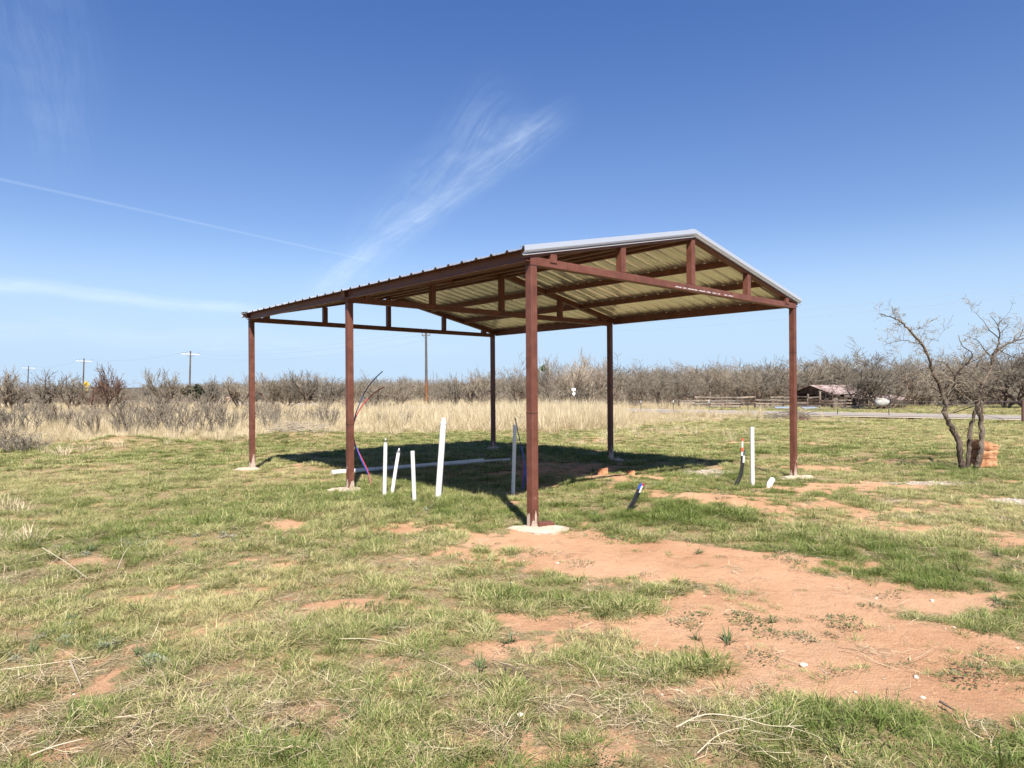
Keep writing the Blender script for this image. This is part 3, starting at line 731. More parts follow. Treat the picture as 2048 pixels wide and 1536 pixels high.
WHIP = dict(segs=[6, 5, 4, 3], wig=[.10, .14, .16, .15], up=[.05, .08, .06, .05], taper=.4, kids=[5, 4, 3], start=.25, ang=.42, len=.5, rr=.6)
def tree_meshes(name, out, bark, twig, split=2, n0=6, n1=3, minr=.006):
    big = [a for l, a in out if l < split]; sm = [a.copy() for l, a in out if l >= split]
    for a in sm: a[:, 3] = np.maximum(a[:, 3], minr)
    v, f = tubes_np(big, n0); t = mesh_np('trunk', v, f, bark, True)
    v, f = tubes_np(sm, n1); c = mesh_np('crown', v, f, twig, True)
    return t, c
def tree_proto(name, t, c, **kw):
    e = empty(name); link('trunk', t, e); link('crown', c, e); return e

kinds = {}
for i_, (sd_, H, ns, ln_) in enumerate([(1, 5, 3, .55), (2, 5, 4, .7), (3, 5, 2, .45), (4, 5, 3, .8), (5, 5, 5, .65)]):
    kinds['m%d' % i_] = (tree_meshes('m', make_tree(sd_, H, ns, ln_, MESQ, 4, .13), M_BARK, M_TWIG, 3, 5, 3, .013), H)
for i_, (sd_, ns, ln_) in enumerate([(41, 3, .5), (42, 4, .6), (43, 5, .7)]):
    kinds['f%d' % i_] = (tree_meshes('f', make_tree(sd_, 5, ns, ln_, dict(MESQ, up=[.09, .14, .14, .10], ang=.62, kids=[5, 5, 5]), 3, .15), M_BARK, M_TWIG, 2, 6, 3, .022), 5)
for i_, sd_ in enumerate((11, 12)):
    kinds['u%d' % i_] = (tree_meshes('u', make_tree(sd_, 6, 5, .28, UPR, 3, .08), M_TWIG, M_TWIGP, 2, 5, 3, .016), 6)
kinds['r0'] = (tree_meshes('r', make_tree(21, 4, 6, .6, dict(MESQ, up=[.10, .14, .14, .10], ang=.6, kids=[5, 5, 5]), 3, .12), M_BARK, M_TWIGR, 2, 5, 3, .024), 4)
for i_, sd_ in enumerate((31, 32, 33)):
    kinds['w%d' % i_] = (tree_meshes('w', make_tree(sd_, 2, 9, .42, WHIP, 2, .026), M_TWIG, M_TWIG, 1, 4, 3, .009), 2)

used = {}
def put_tree(kind, px, ytop, Y, label, name='bare_tree', cat='tree', group=None, rz=None, wide=1.0):
    (t, c), H = kinds[kind]
    if kind not in used:
        e = empty(name); link('trunk', t, e); link('crown' if kind[0] != 'w' else 'twigs', c, e); used[kind] = e; first = True
    else:
        src = used[kind]; e = src.copy(); C.objects.link(e)
        for ch in src.children:
            q_ = ch.copy(); C.objects.link(q_); q_.parent = e
        e.name = name
    for k_ in ('label', 'category', 'group'):
        if k_ in e: del e[k_]
    top = at(px, ytop, Y); x = top.x; z0 = gzp((x, Y)); h = top.z - z0
    e.location = (x, Y, z0 - .03); s_ = h / H; e.scale = (s_ * wide, s_ * wide, s_)
    e.rotation_euler = (0, 0, random.uniform(0, 6.28) if rz is None else rz)
    tag(e, label, cat, group); return e

GT = 'bare trees along the far side of the field'
shared = 'bare leafless mesquite in the grey row beyond the field'
T = [('m0', 20, 742, 78, 'thin pale bare tree at the far left edge of the photo', 'm'), ('m2', 85, 744, 84, 'bare tree just right of the leftmost power pole', 'm'),
     ('m3', 146, 753, 80, 'dark crooked tree left of the yellow road sign', 'm'), ('r0', 213, 736, 52, 'reddish bare tree with forked top right of the yellow sign', 'r'),
     ('m1', 327, 739, 50, 'rounded bare tree rising above the scrub left of second power pole', 'm'), ('m4', 425, 757, 75, 'low bare tree just left of the juniper clump gap near far left post', 'm'),
     ('m1', 480, 752, 60, 'spreading dark tree just left of the farthest left carport post', 'm'), ('m2', 540, 745, 70, 'dense bare tree between the two left carport posts, nearer the far post', 'm'), ('m0', 575, 757, 66, 'low bare tree left of the tallest tree between the left posts', 'm'),
     ('m3', 612, 742, 72, 'tallest bare tree between the two left carport posts', 'm'), ('m4', 655, 756, 68, 'low bare tree just left of the left middle carport post', 'm'), ('m2', 700, 762, 74, 'bare tree hidden mostly behind the left middle carport post', 'm'), ('m1', 745, 762, 80, 'low bare tree behind the tips of the curved water tubes', 'm'), ('m0', 800, 768, 84, 'lowest bare tree just left of the tall power pole', 'm'),
     ('m4', 905, 755, 58, 'bare thicket tree just right of the tall power pole', 'm'), ('m0', 950, 750, 60, 'bare tree left of the rear right carport post', 'm'), ('m3', 978, 742, 66, 'bare tree rising right behind the rear right carport post', 'm'),
     ('m1', 1040, 728, 60, 'tall dark stemmed tree behind the front corner post', 'm'), ('u0', 1095, 716, 60, 'bare tree holding green mistletoe right of the front corner post', 'u'),
     ('u1', 1150, 712, 62, 'tall pale tree of many upright twigs behind the small white road sign', 'u'), ('u0', 1190, 713, 64, 'tall pale fine twigged tree just left of the right middle post', 'u'),
     ('m2', 1235, 742, 58, 'dark trunked tree right behind the right middle post', 'm'), ('m1', 1275, 738, 62, 'bare tree next right of the dark one by the right middle post', 'm'), ('m0', 1320, 748, 58, 'low crooked tree left end of the plank corral', 'm'), ('m3', 1345, 740, 70, 'bare tree over the left end of the corral', 'm'),
     ('m4', 1395, 742, 62, 'bare tree over the corral, second from its left end', 'm'), ('m2', 1440, 736, 60, 'bare tree with high crown above the middle of the corral', 'm'), ('m1', 1475, 734, 66, 'tall forked tree behind the plank corral', 'm'), ('m0', 1520, 744, 62, 'bare tree behind the corral right of the tall forked tree', 'm'), ('m3', 1560, 748, 66, 'bare tree left of the right front carport post, above the corral', 'm'),
     ('m4', 1612, 744, 72, 'bare tree just right of the right front carport post', 'm'), ('m2', 1645, 728, 70, 'bare tree rising behind the ridge of the old shed', 'm'), ('m1', 1716, 704, 51, 'large bare tree with dark leaning trunks in front of the old shed', 'm'), ('m0', 1690, 716, 66, 'bare tree behind the rear end of the old shed roof', 'm'),
     ('m4', 1775, 716, 52, 'many stemmed tree just behind the white tank', 'm'), ('m3', 1800, 722, 54, 'bare tree with low branch reaching right, beyond the road', 'm'), ('m2', 1850, 712, 60, 'bare tree right of the one with the low branch, beyond the road', 'm'), ('m1', 1895, 718, 58, 'bare tree seen through the left crown of the thorny tree', 'm'),
     ('m4', 1950, 712, 60, 'bare tree seen between the trunks of the thorny tree', 'm'), ('m3', 2012, 692, 52, 'wide dark tree at the right edge behind the pipe fence', 'm'), ('m0', 2060, 686, 50, 'bare tree cut by the right edge of the photo', 'm')]
for k, px, yt, Y, lab, fam in T:
    if fam == 'm' and px < 960: k = 'f%d' % (px % 3); Y = min(Y, 66)
    put_tree(k, px, yt, Y, lab or shared, {'m': 'mesquite_tree', 'u': 'bare_tree', 'r': 'bare_tree'}[fam], 'tree', GT if lab else 'alike bare mesquites in the far row', wide=random.uniform(.98, 1.2) * (.62 if fam == 'r' else 1))
# scrub in the dry field
GS = 'leafless shrubs in the dry field'
sh_shared = 'leafless whippy shrub in the dry grass left of the carport'
WH = [(170, 800, 26, 'whippy shrub standing apart at the left of the dry field'), (190, 795, 27, 'whippy shrub right beside the leftmost standing shrub'), (245, 792, 27, 'dark stemmed shrub leaning right below the reddish tree'), (270, 798, 25.5, 'shrub just right of the dark one leaning right'), (300, 785, 28, 'shrub left of the tallest whippy shrub in the dry field'),
      (322, 778, 29, 'tallest whippy shrub in the dry field, below the rounded bare tree'), (350, 786, 26, 'shrub right of the tallest whippy shrub in the dry field'), (378, 792, 28, 'shrub below the left juniper in the dry field'), (402, 784, 27, 'shrub below the right juniper in the dry field'), (430, 782, 27.5, 'bushy upright shrub just left of far carport post'), (455, 802, 26, 'low shrub near the far left carport post'),
      (540, 808, 29, 'small shrub between the left carport posts, nearer the far one'), (588, 798, 30, 'middle shrub of those seen between the two left carport posts'), (660, 794, 29, 'dark shrub just left of the left middle post'), (640, 812, 31, None), (765, 815, 32, 'thin shrub in pale grass right of the curved water tubes'), (812, 806, 31, 'thin shrub in pale grass left of tall white pipe'),
      (18, 800, 26, 'whippy shrub at the left edge above the brush tangle'), (62, 806, 27, None), (110, 800, 30, 'whippy shrub between the left edge and the reddish tree'), (-20, 795, 26, None), (140, 806, 33, None), (215, 808, 34, None), (480, 812, 33, None)]
for i_, (px, yt, Y, lab) in enumerate(WH):
    put_tree('w%d' % (i_ % 3), px, yt, Y, lab or sh_shared, 'bare_shrub', 'shrub', GS if lab else 'alike whippy shrubs', wide=random.uniform(.9, 1.3))

for i_, (px, yt, Y, w_, lab) in enumerate([(12, 846, 19.5, 2.6, 'dense grey bush at the left edge of the photo below the dry field'), (52, 858, 19.2, 2.2, 'low grey bush right of the one at the left edge'), (-25, 850, 19.8, 2.4, 'grey bush cut off by the left edge of the photo'), (30, 862, 18.9, 2.4, 'lowest grey bush in front of the clump at the left edge'), (82, 868, 19.4, 1.8, 'small grey bush at the right end of the left edge clump')]):
    put_tree('w%d' % (i_ % 3), px, yt, Y, lab, 'bare_shrub', 'shrub', 'grey bushes at the left edge', wide=w_)
# whips above the thicket right of the tall pole
e = empty('whip_sapling', (at(888, 800, 57).x, 57, 0)); rg = np.random.RandomState(5); pl = []
for k in range(9):
    x = -1.2 + k * .3; h = rg.uniform(2.2, 3.4); pl.append(np.column_stack([np.linspace(x, x + rg.uniform(-.35, .35), 5), rg.uniform(-.3, .3) * np.ones(5), np.linspace(0, h, 5), np.linspace(.035, .015, 5)]))
v, f = tubes_np(pl, 4); link('stems', mesh_np('stems', v, f, M_TWIG), e)
tag(e, 'clump of straight bare whips right of the tall power pole', 'sapling')

# juniper, mistletoe
def leaf_ball(n, r, leaf, seed, flat=1.0):
    rg = np.random.RandomState(seed); cen = rg.normal(0, 1, (n, 3)); cen /= np.linalg.norm(cen, axis=1, keepdims=True)
    cen *= (rg.uniform(.35, 1, (n, 1)) ** .5) * r * (1 + .25 * np.sin(cen[:, :1] * 5 + 1)); cen[:, 2] *= flat
    a_ = rg.normal(0, 1, (n, 3)); a_ /= np.linalg.norm(a_, axis=1, keepdims=True); c_ = np.cross(a_, rg.normal(0, 1, (n, 3))); c_ /= np.linalg.norm(c_, axis=1, keepdims=True)
    v = np.stack([cen - a_ * leaf, cen + c_ * leaf * .6, cen + a_ * leaf, cen - c_ * leaf * .6], 1).reshape(-1, 3)
    return v, np.arange(4 * n).reshape(-1, 4)
for (px, yt, yb, Y, rr_, lab) in [(376, 774, 800, 96, .9, 'dark green juniper at the foot of second power pole'), (394, 770, 800, 96, 1.2, 'taller dark juniper right of the second power pole')]:
    t = at(px, yt, Y); e = empty('juniper', (t.x, Y, 0)); v, f = leaf_ball(1600, rr_, .16, int(px), .75); v[:, 2] += t.z - rr_ * .75
    link('crown', mesh_np('crown', v, f, M_JUN), e); MB().tube([(0, 0, -.1), (.05, 0, t.z * .5)], [.12, .08], 8).build('trunk', M_BARK, e); tag(e, lab, 'tree')
for (px, py, rr_, nm) in [(1087, 737, .32, 'green mistletoe ball high in the bare tree right of front post'), (1076, 745, .22, 'smaller mistletoe clump lower left of the other in same bare tree')]:
    t = at(px, py, 59.5); v, f = leaf_ball(500, rr_, .05, int(py)); o = link('mistletoe', mesh_np('mistletoe', v, f, M_MIST)); o.location = t; tag(o, nm, 'mistletoe')

# ---------------------------------------------------------------- near mesquite on the right
gb = G(1943, 937); YB = gb.y
p8 = lambda l, dy0=0.0, dy1=0.0: np.array([list(at(1600 + x / 4.266, 600 + y / 4.266, YB + dy0 + (dy1 - dy0) * k / (len(l) - 1)) - Vector((gb.x, gb.y, 0))) for k, (x, y) in enumerate(l)])
def limb(l, r0, r1, dy0=0, dy1=0, n=4):
    P = [Vector(p) for p in p8(l, dy0, dy1)]; P = curve_pts(P, n); k = len(P); jr = random.Random(int(l[0][0] + l[-1][1]))
    am = .010 + r0 * .10
    P = [p + Vector((jr.uniform(-am, am), jr.uniform(-am, am), jr.uniform(-am, am) * .6)) * (1 if 0 < i_ < k - 1 else 0) for i_, p in enumerate(P)]
    return np.column_stack([np.array([list(p) for p in P]), np.linspace(r0, r1, k)])
near = empty('thorn_tree', (gb.x, gb.y, 0))
stemA = limb([(1385, 1450), (1365, 1330), (1350, 1190), (1290, 1080), (1235, 975), (1245, 880)], .062, .043, -.05, -.1)
stemA2 = limb([(1245, 880), (1195, 750), (1135, 600), (1090, 480), (1040, 375), (935, 260), (870, 195), (820, 165), (740, 135), (670, 112)], .042, .004, -.1, -.7)
stemB = limb([(1435, 1440), (1440, 1330), (1445, 1200), (1465, 1060), (1495, 950), (1515, 860)], .045, .032, .05, .05)
stemC = limb([(1505, 1430), (1540, 1300), (1545, 1180), (1548, 1050), (1525, 940), (1520, 840), (1560, 720), (1610, 620), (1640, 530), (1650, 460)], .058, .028, .0, .25)
limbs = [limb([(1650, 460), (1690, 390), (1700, 310), (1685, 215), (1625, 135)], .024, .004, .25, .4), limb([(1685, 215), (1745, 145)], .007, .003, .4, .4), limb([(1690, 320), (1620, 260), (1580, 200), (1490, 100)], .012, .003, .3, .1),
         limb([(1650, 460), (1740, 390), (1830, 350), (1930, 320), (2040, 270), (2150, 300)], .026, .006, .25, .7), limb([(1820, 355), (1850, 290), (1980, 250), (2080, 200)], .012, .004, .5, .9),
         limb([(1245, 880), (1310, 760), (1325, 650), (1400, 560), (1430, 540), (1470, 460), (1390, 390), (1350, 300)], .026, .005, -.05, -.5), limb([(1430, 545), (1560, 470), (1600, 430)], .012, .005, -.3, .1),
         limb([(1320, 650), (1260, 560), (1180, 520), (1050, 480)], .011, .003, -.1, .5), limb([(1040, 375), (960, 360), (880, 345), (760, 370), (720, 385)], .010, .003, -.4, -.9), limb([(1040, 375), (1080, 330), (1190, 350)], .009, .003, -.4, .1),
         limb([(1090, 480), (1060, 440), (1010, 410)], .007, .003, -.3, -.6), limb([(935, 260), (990, 235), (1020, 245)], .006, .002, -.5, -.4), limb([(870, 195), (845, 110)], .006, .002, -.6, -.7),
         limb([(1210, 800), (1120, 740), (1000, 700), (900, 720)], .013, .003, -.1, -1.0), limb([(1180, 700), (1240, 620), (1290, 600)], .009, .003, -.1, .3), limb([(1245, 860), (1340, 830), (1400, 780), (1520, 790)], .014, .004, 0, -.7),
         limb([(1520, 840), (1440, 760), (1380, 700), (1300, 720), (1210, 830), (1170, 850)], .015, .004, .05, -.6), limb([(1560, 720), (1480, 660), (1420, 620), (1330, 640)], .013, .004, .1, .7), limb([(1600, 640), (1700, 610), (1790, 640), (1911, 600)], .013, .004, .2, .8),
         limb([(1640, 500), (1560, 400), (1500, 340), (1390, 300)], .013, .003, .2, -.3), limb([(1540, 760), (1640, 720), (1760, 700), (1900, 720)], .012, .004, .1, -.6), limb([(1610, 600), (1520, 560), (1480, 580), (1380, 540)], .012, .004, .2, -.4),
         limb([(1530, 850), (1450, 880), (1350, 930), (1275, 975)], .012, .006, .0, -.4), limb([(1135, 600), (1040, 570), (960, 590)], .009, .003, -.2, -.7), limb([(1700, 420), (1800, 480), (1911, 490), (2000, 470)], .012, .004, .3, .6), limb([(1350, 1190), (1400, 1140), (1450, 1060)], .006, .003, -.1, -.3)]
v, f = tubes_np([stemA, stemA2[:, :] , stemB, stemC], 9)
# gnarled bark: push the vertices about
nz = fbm(v[:, 0] * 14 + v[:, 1] * 9, v[:, 2] * 9, 1.0, 3, 5) - .5
nm_ = np.column_stack([np.sin(v[:, 2] * 31 + v[:, 0] * 40), np.cos(v[:, 2] * 27), np.zeros(len(v))]) * .009 + nz[:, None] * .035
v2 = v + nm_ * (v[:, 2:3] < 2.4)
link('trunk', mesh_np('trunk', v2, f, M_BARKN, True), near)
v, f = tubes_np(limbs, 6); link('limbs', mesh_np('limbs', v, f, M_BARKN, True), near)
rg = np.random.RandomState(8); out = []; leaves = []
TW = dict(segs=[4, 3, 3], wig=[.25, .3, .3], up=[.02, .02, .02], taper=.45, kids=[4, 3], start=.2, ang=.8, len=.55, rr=.6)
for li, lb in enumerate(limbs + [stemA2, stemC[len(stemC) // 2:], stemA[-6:]]):
    K = len(lb); n = int(3 + K * .3)
    for _ in range(n):
        k = rg.randint(max(1, K // 5), K); dd = lb[k, :3] - lb[k - 1, :3]; dd /= np.linalg.norm(dd) + 1e-9
        sd_ = rg.normal(0, 1, 3); sd_[2] += .25; sd_ -= dd * sd_.dot(dd); sd_ /= np.linalg.norm(sd_)
        grow(rg, lb[k, :3], dd * .5 + sd_, rg.uniform(.08, .36), min(.008, lb[k, 3] * .6), 2, TW, out, 0)
    for k in range(3, K, 2):                      # thorns
        if rg.rand() < .7:
            sd_ = rg.normal(0, 1, 3); sd_ /= np.linalg.norm(sd_); q0 = lb[k, :3]
            out.append((3, np.column_stack([np.array([q0, q0 + sd_ * .03, q0 + sd_ * .06]), [.003, .002, .0008]])))
polys = [a for _, a in out]
for a in polys: a[:, 3] = np.maximum(a[:, 3], .0026)
v, f = tubes_np(polys, 3); link('twigs', mesh_np('twigs', v, f, M_TWIG, True), near)
lv = []
for a in polys:
    if rg.rand() < .05: lv.append(a[-1, :3] + rg.normal(0, .01, 3))
for (x, y) in [(1470, 400), (1500, 410), (1540, 430), (1310, 505), (1330, 510), (1800, 330), (1830, 345), (1770, 370), (935, 262), (1120, 570)]:
    for _ in range(3): lv.append(np.array(list(at(1600 + x / 4.266, 600 + y / 4.266, YB) - Vector((gb.x, gb.y, 0)))) + rg.normal(0, .02, 3))
lv = np.array(lv); a_ = rg.normal(0, 1, lv.shape); a_ /= np.linalg.norm(a_, axis=1, keepdims=True); c_ = np.cross(a_, rg.normal(0, 1, lv.shape)); c_ /= np.linalg.norm(c_, axis=1, keepdims=True)
v = np.stack([lv - a_ * .02, lv + c_ * .011, lv + a_ * .02, lv - c_ * .011], 1).reshape(-1, 3)
lo = link('withered_leaves', mesh_np('withered_leaves', v, np.arange(len(v)).reshape(-1, 4), M_LEAF), near); lo['kind'] = 'stuff'
tag(near, 'thorny bare tree with three trunks in front of stacked orange stones', 'tree')

# stacked sandstone behind the trunks
gs = at(1963, 900, gb.y + .45)
def rock(name, w, d_, h, seed, mat, parent, loc, top_tilt=0.0, sub=3):
    import bmesh
    bm = bmesh.new()
    if sub == 'ico': bmesh.ops.create_icosphere(bm, subdivisions=2, radius=.62)
    else: bmesh.ops.create_cube(bm, size=1.0); bmesh.ops.subdivide_edges(bm, edges=bm.edges[:], cuts=sub, use_grid_fill=True)
    for vv in bm.verts:
        c_ = vv.co; r_ = max(abs(c_.x), abs(c_.y), abs(c_.z)); l_ = c_.length
        if l_ > 0 and sub != 'ico': c_ = c_ * (.80 + .20 * (.5 / l_) / (r_ / .5 if r_ else 1))
        n3 = fbm(np.array([c_.x * 3 + seed]), np.array([c_.y * 3 + c_.z * 5.1]), 1.0, 3, seed)[0] - .5
        c_ = c_ * (1 + (.9 if sub == 'ico' else .35) * n3); c_ = Vector((c_.x * w, c_.y * d_, (c_.z + .5) * h))
        c_.z -= top_tilt * (c_.x / w + .1) * h * (1 if c_.z > h * .5 else 0)
        vv.co = c_
    me = bpy.data.meshes.new(name); bm.to_mesh(me); bm.free(); me.materials.append(mat); me.shade_smooth(); me.set_sharp_from_angle(angle=math.radians(35))
    o = bpy.data.objects.new(name, me); C.objects.link(o); o.parent = parent; o.location = loc; return o
SG = 'orange sandstone blocks stacked behind the thorny tree'
hh = .0
for (w_, h_, dx_, tilt, lab, sd_) in [(.42, .17, 0, 0, 'bottom orange sandstone block of the stack behind the thorny tree', 3), (.41, .18, .01, .0, 'middle orange sandstone block of the stack behind the thorny tree', 4), (.47, .19, .01, .75, 'sloping orange cap stone on top of the stack behind the thorny tree', 5)]:
    o = rock('sandstone_block', w_, .42, h_, sd_, M_SAND, None, (gs.x + dx_, gs.y, hh), tilt); o.rotation_euler = (0, 0, .05 * sd_ - .2); tag(o, lab, 'stone block', SG); hh += h_ * 1.0

# ---------------------------------------------------------------- power poles and wires
poles = []
for (px, yt, Y, lab, xarm, mat, topdx) in [(852, 660, 77, 'tall power pole with rust brown foot seen through the carport', 0, M_POLER, 0), (381, 702, 124, 'power pole with white crossarm right of the rounded bare tree', 1, M_POLE, 3),
                                     (168, 717, 152, 'power pole with white crossarm beside the yellow road sign', 1, M_POLE, 3), (57, 732, 195, 'smallest, leftmost power pole with white crossarm', 1, M_POLE, 3)]:
    t = at(px, yt, Y); bx = at(px - topdx, yt, Y).x; gz0 = gzp((bx, Y)); e = empty('power_pole', (bx, Y, gz0))
    dx_ = t.x - bx; hgt = t.z - gz0
    MB().tube([(0, 0, -.3), (dx_ * .5, 0, hgt * .5), (dx_, 0, hgt)], [.17, .145, .115], 12).build('pole', mat, e, True)
    if xarm:
        MB().bar((dx_ - 1.25, -.95, hgt - .55), (dx_ + 1.25, .95, hgt - .62), .12, .16).build('crossarm', M_XARM, e)
        for s_ in (-.95, -.55, .95): MB().tube([(dx_ + s_ * 1.2, s_ * .9, hgt - .48), (dx_ + s_ * 1.2, s_ * .9, hgt - .24)], .05, 8).build('insulator', M_GREY, e)
        for s_ in (-1, 1): MB().bar((dx_, 0, hgt - 1.2), (dx_ + s_ * .6, s_ * .45, hgt - .64), .04, .04).build('brace', M_POLE, e)
    else:
        MB().bar((-.45, -.2, hgt - .62), (.45, .2, hgt - .62), .07, .08).build('crossarm', M_POLE, e)
        MB().tube([(0, 0, hgt), (0, 0, hgt + .22)], .045, 8).build('insulator', M_GREY, e)
        for s_ in (-1, 1): MB().tube([(s_ * .42, s_ * .18, hgt - .58), (s_ * .42, s_ * .18, hgt - .36)], .045, 8).build('insulator', M_GREY, e)
        MB().bar((-.02, 0, hgt - 1.0), (-.42, -.18, hgt - .64), .03, .03).build('brace', M_POLE, e)
    tag(e, lab, 'power pole', 'power poles along the road'); poles.append(Vector((t.x, Y, t.z)))
nxt = poles[0] + Vector((48, -41, -.3))
GW = 'power wires between the poles'
chain = [nxt] + poles
names = [['upper wire from the tall pole towards the right edge of the photo', 'lower wire from the tall pole towards the right edge of the photo'],
         ['top wire between the tall pole and the second pole', 'middle wire between the tall pole and the second pole', 'lowest wire between the tall pole and the second pole'],
         ['wire between the second and third power poles'], ['wire between the two leftmost power poles']]
for k in range(4):
    a, c = chain[k], chain[k + 1]; nn = len(names[k])
    for w_ in range(nn):
        a2 = a - Vector((0, 0, (.0, .45, 1.15)[w_])); c2_ = c - Vector((0, 0, (.0, .45, 1.15)[w_])); pts = []
        for j in range(25):
            t = j / 24; pp = a2.lerp(c2_, t); pp.z -= 4 * (1.0 + .15 * w_) * t * (1 - t); pts.append(pp - c2_)
        o = MB().tube(pts, (.006, .008, .014, .016)[k], 5).build('power_wire', M_WIRE, None); o.location = c2_; tag(o, names[k][w_], 'wire', GW)

# ---------------------------------------------------------------- signs
t = at(172.5, 769, 112); e = empty('road_sign', (t.x, 112, 0)); m = MB(); s_ = .62
for nm, pr, mat, y_ in (('plate', [(-s_, 0), (0, -s_), (s_, 0), (0, s_)], M_YEL, 0),): MB().prism(pr, (0, y_ - .01, t.z), (0, y_ + .01, t.z), (1, 0, 0), (0, 0, 1)).build(nm, mat, e)
MB().prism([(-.05, -.3), (.05, -.3), (.05, .1), (.18, .1), (0, .32), (-.18, .1), (-.05, .1)], (0, -.018, t.z), (0, -.012, t.z), (1, 0, 0), (0, 0, 1)).build('symbol', M_BLACK, e)
MB().box(-.04, .04, .012, .07, -.1, t.z + .2).build('sign_post', M_GREY, e); MB().box(-.28, .28, -.012, .01, t.z - 1.15, t.z - .72).build('advisory_plate', M_YEL, e)
tag(e, 'yellow diamond road sign beside a distant power pole', 'road sign')
Y = 58; t = at(1147.3, 779, Y); e = empty('road_marker', (t.x, Y, 0)); MB().box(-.165, .165, -.01, .01, t.z - .10, t.z + .12).build('number_plate', M_SIGN, e)
tx = [(-.05, .16), (.02, .16), (.025, .07), (.13, .05), (.16, -.03), (.14, -.10), (.07, -.15), (.05, -.25), (0, -.22), (-.05, -.12), (-.10, -.12), (-.16, -.01), (-.055, -.01)]
MB().prism(tx, (0, -.01, t.z - .31), (0, .01, t.z - .31), (1, 0, 0), (0, 0, 1)).build('state_shape_plate', M_SIGN, e)
MB().box(-.025, .025, .012, .05, -.1, t.z + .08).build('sign_post', M_RPIPE, e)
tag(e, 'small white state outline road marker on a post before the tall pale tree', 'road sign')

# ---------------------------------------------------------------- fence line on the right
GF = 'steel fence posts along the road'
fposts = []
for (px, yt, yb, lab, wt) in [(1778, 800, 834, 'steel fence post with white tip right of the white tank', 1), (1675, 816, 832, 'short dark fence post before the old shed', 0), (1594, 806, 830, 'rusty fence post hidden beside the right front carport post', 0),
                          (1496, 806, 828, 'dark fence post before the right part of the plank corral', 0), (1418, 801, 826, 'fence post with white tip before the plank corral', 1), (1347, 800, 826, 'fence post with white tip at the left end of the corral', 1), (1282, 801, 824, 'leftmost clear fence post with white tip right of right middle post', 1), (1112, 800, 823, 'fence post with white tip near the front corner post', 1)]:
    g = G(px, yb); t = at(px, yt, g.y); e = empty('fence_post', g)
    MB().box(-.022, .022, -.004, .004, -.1, t.z - (.16 if wt else 0)).box(-.004, .004, -.024, -.004, -.1, t.z - (.16 if wt else 0)).build('shaft', M_TPOST, e)
    if wt: MB().box(-.023, .023, -.0045, .0045, t.z - .16, t.z).box(-.0045, .0045, -.025, -.0045, t.z - .16, t.z).build('white_tip', M_WHITE, e)
    tag(e, lab, 'fence post', GF); fposts.append((g, t.z))
gp = G(2046, 846); tp = at(2046, 800, gp.y); gq = G(1962, 840); e = empty('pipe_fence_brace', gp)
gq = Vector((at(1964, 803, 38.5).x, 38.5, 0)); tq = at(1964, 804, 38.5); gr_ = at(1898, 829, 41.5)
MB().tube([(0, 0, -.2), (0, 0, tp.z)], .06, 12).build('end_post', M_RPIPE, e, True)
MB().tube([gq - gp + Vector((0, 0, -.2)), gq - gp + Vector((0, 0, tq.z))], .055, 12).build('inner_post', M_RPIPE, e, True)
MB().tube([Vector((0, 0, tp.z - .06)), gq - gp + Vector((0, 0, tq.z - .06))], .035, 10).build('top_rail', M_RPIPE, e, True)
MB().tube([gq - gp + Vector((0, 0, tq.z - .08)), gr_ - gp], .03, 10).build('diagonal_brace', M_RPIPE, e, True)
tag(e, 'rusty pipe fence brace with end post at the right edge of the photo', 'fence')
line = [(gp, tp.z)] + fposts
m = MB()
for zf in (.3, .52, .74, .92):
    for (g0, h0), (g1, h1) in zip(line[:-1], line[1:]):
        m.tube([g0 + Vector((0, -.01, h0 * zf)), g1 + Vector((0, -.01, h1 * zf))], .0035, 4, False)
tag(m.build('barbed_wire', M_WIRE), 'strands of thin wire strung along the roadside fence posts', 'wire', kind='thing')

# corral of weathered planks
cc = [at(x, 812, y).xy for x, y in ((1358, 57), (1420, 56), (1480, 55.5), (1540, 55), (1592, 54), (1640, 52.8), (1690, 52), (1745, 52.5))]
e = empty('plank_corral', (cc[0].x, cc[0].y, 0)); o0 = Vector((cc[0].x, cc[0].y, 0)); rg2 = random.Random(4)
for k in range(len(cc) - 1):
    a, c = Vector((*cc[k], 0)), Vector((*cc[k + 1], 0)); n = 2
    for j in range(n):
        p0 = a.lerp(c, j / n); p1 = a.lerp(c, (j + 1) / n); h = 1.15 + rg2.uniform(-.1, .25)
        MB().box(-.06, .06, -.06, .06, -.1, h).build('corral_post', M_WOOD if rg2.random() < .5 else M_WOODG, e).location = p0 - o0
        for q_, z in enumerate((.18, .42, .66, .90)):
            if rg2.random() < .14: continue
            z0, z1 = z + rg2.uniform(-.05, .05), z + rg2.uniform(-.05, .05)
            off = Vector((0, -.09 - .002 * q_, 0))
            MB().bar(p0 - o0 + Vector((0, 0, z0)) + off, p1 - o0 + Vector((0, 0, z1)) + off, .03, .12).build('rail', M_WOODG if rg2.random() < .7 else M_WOOD, e)
tag(e, 'weathered grey plank corral fence running to the old shed', 'corral')

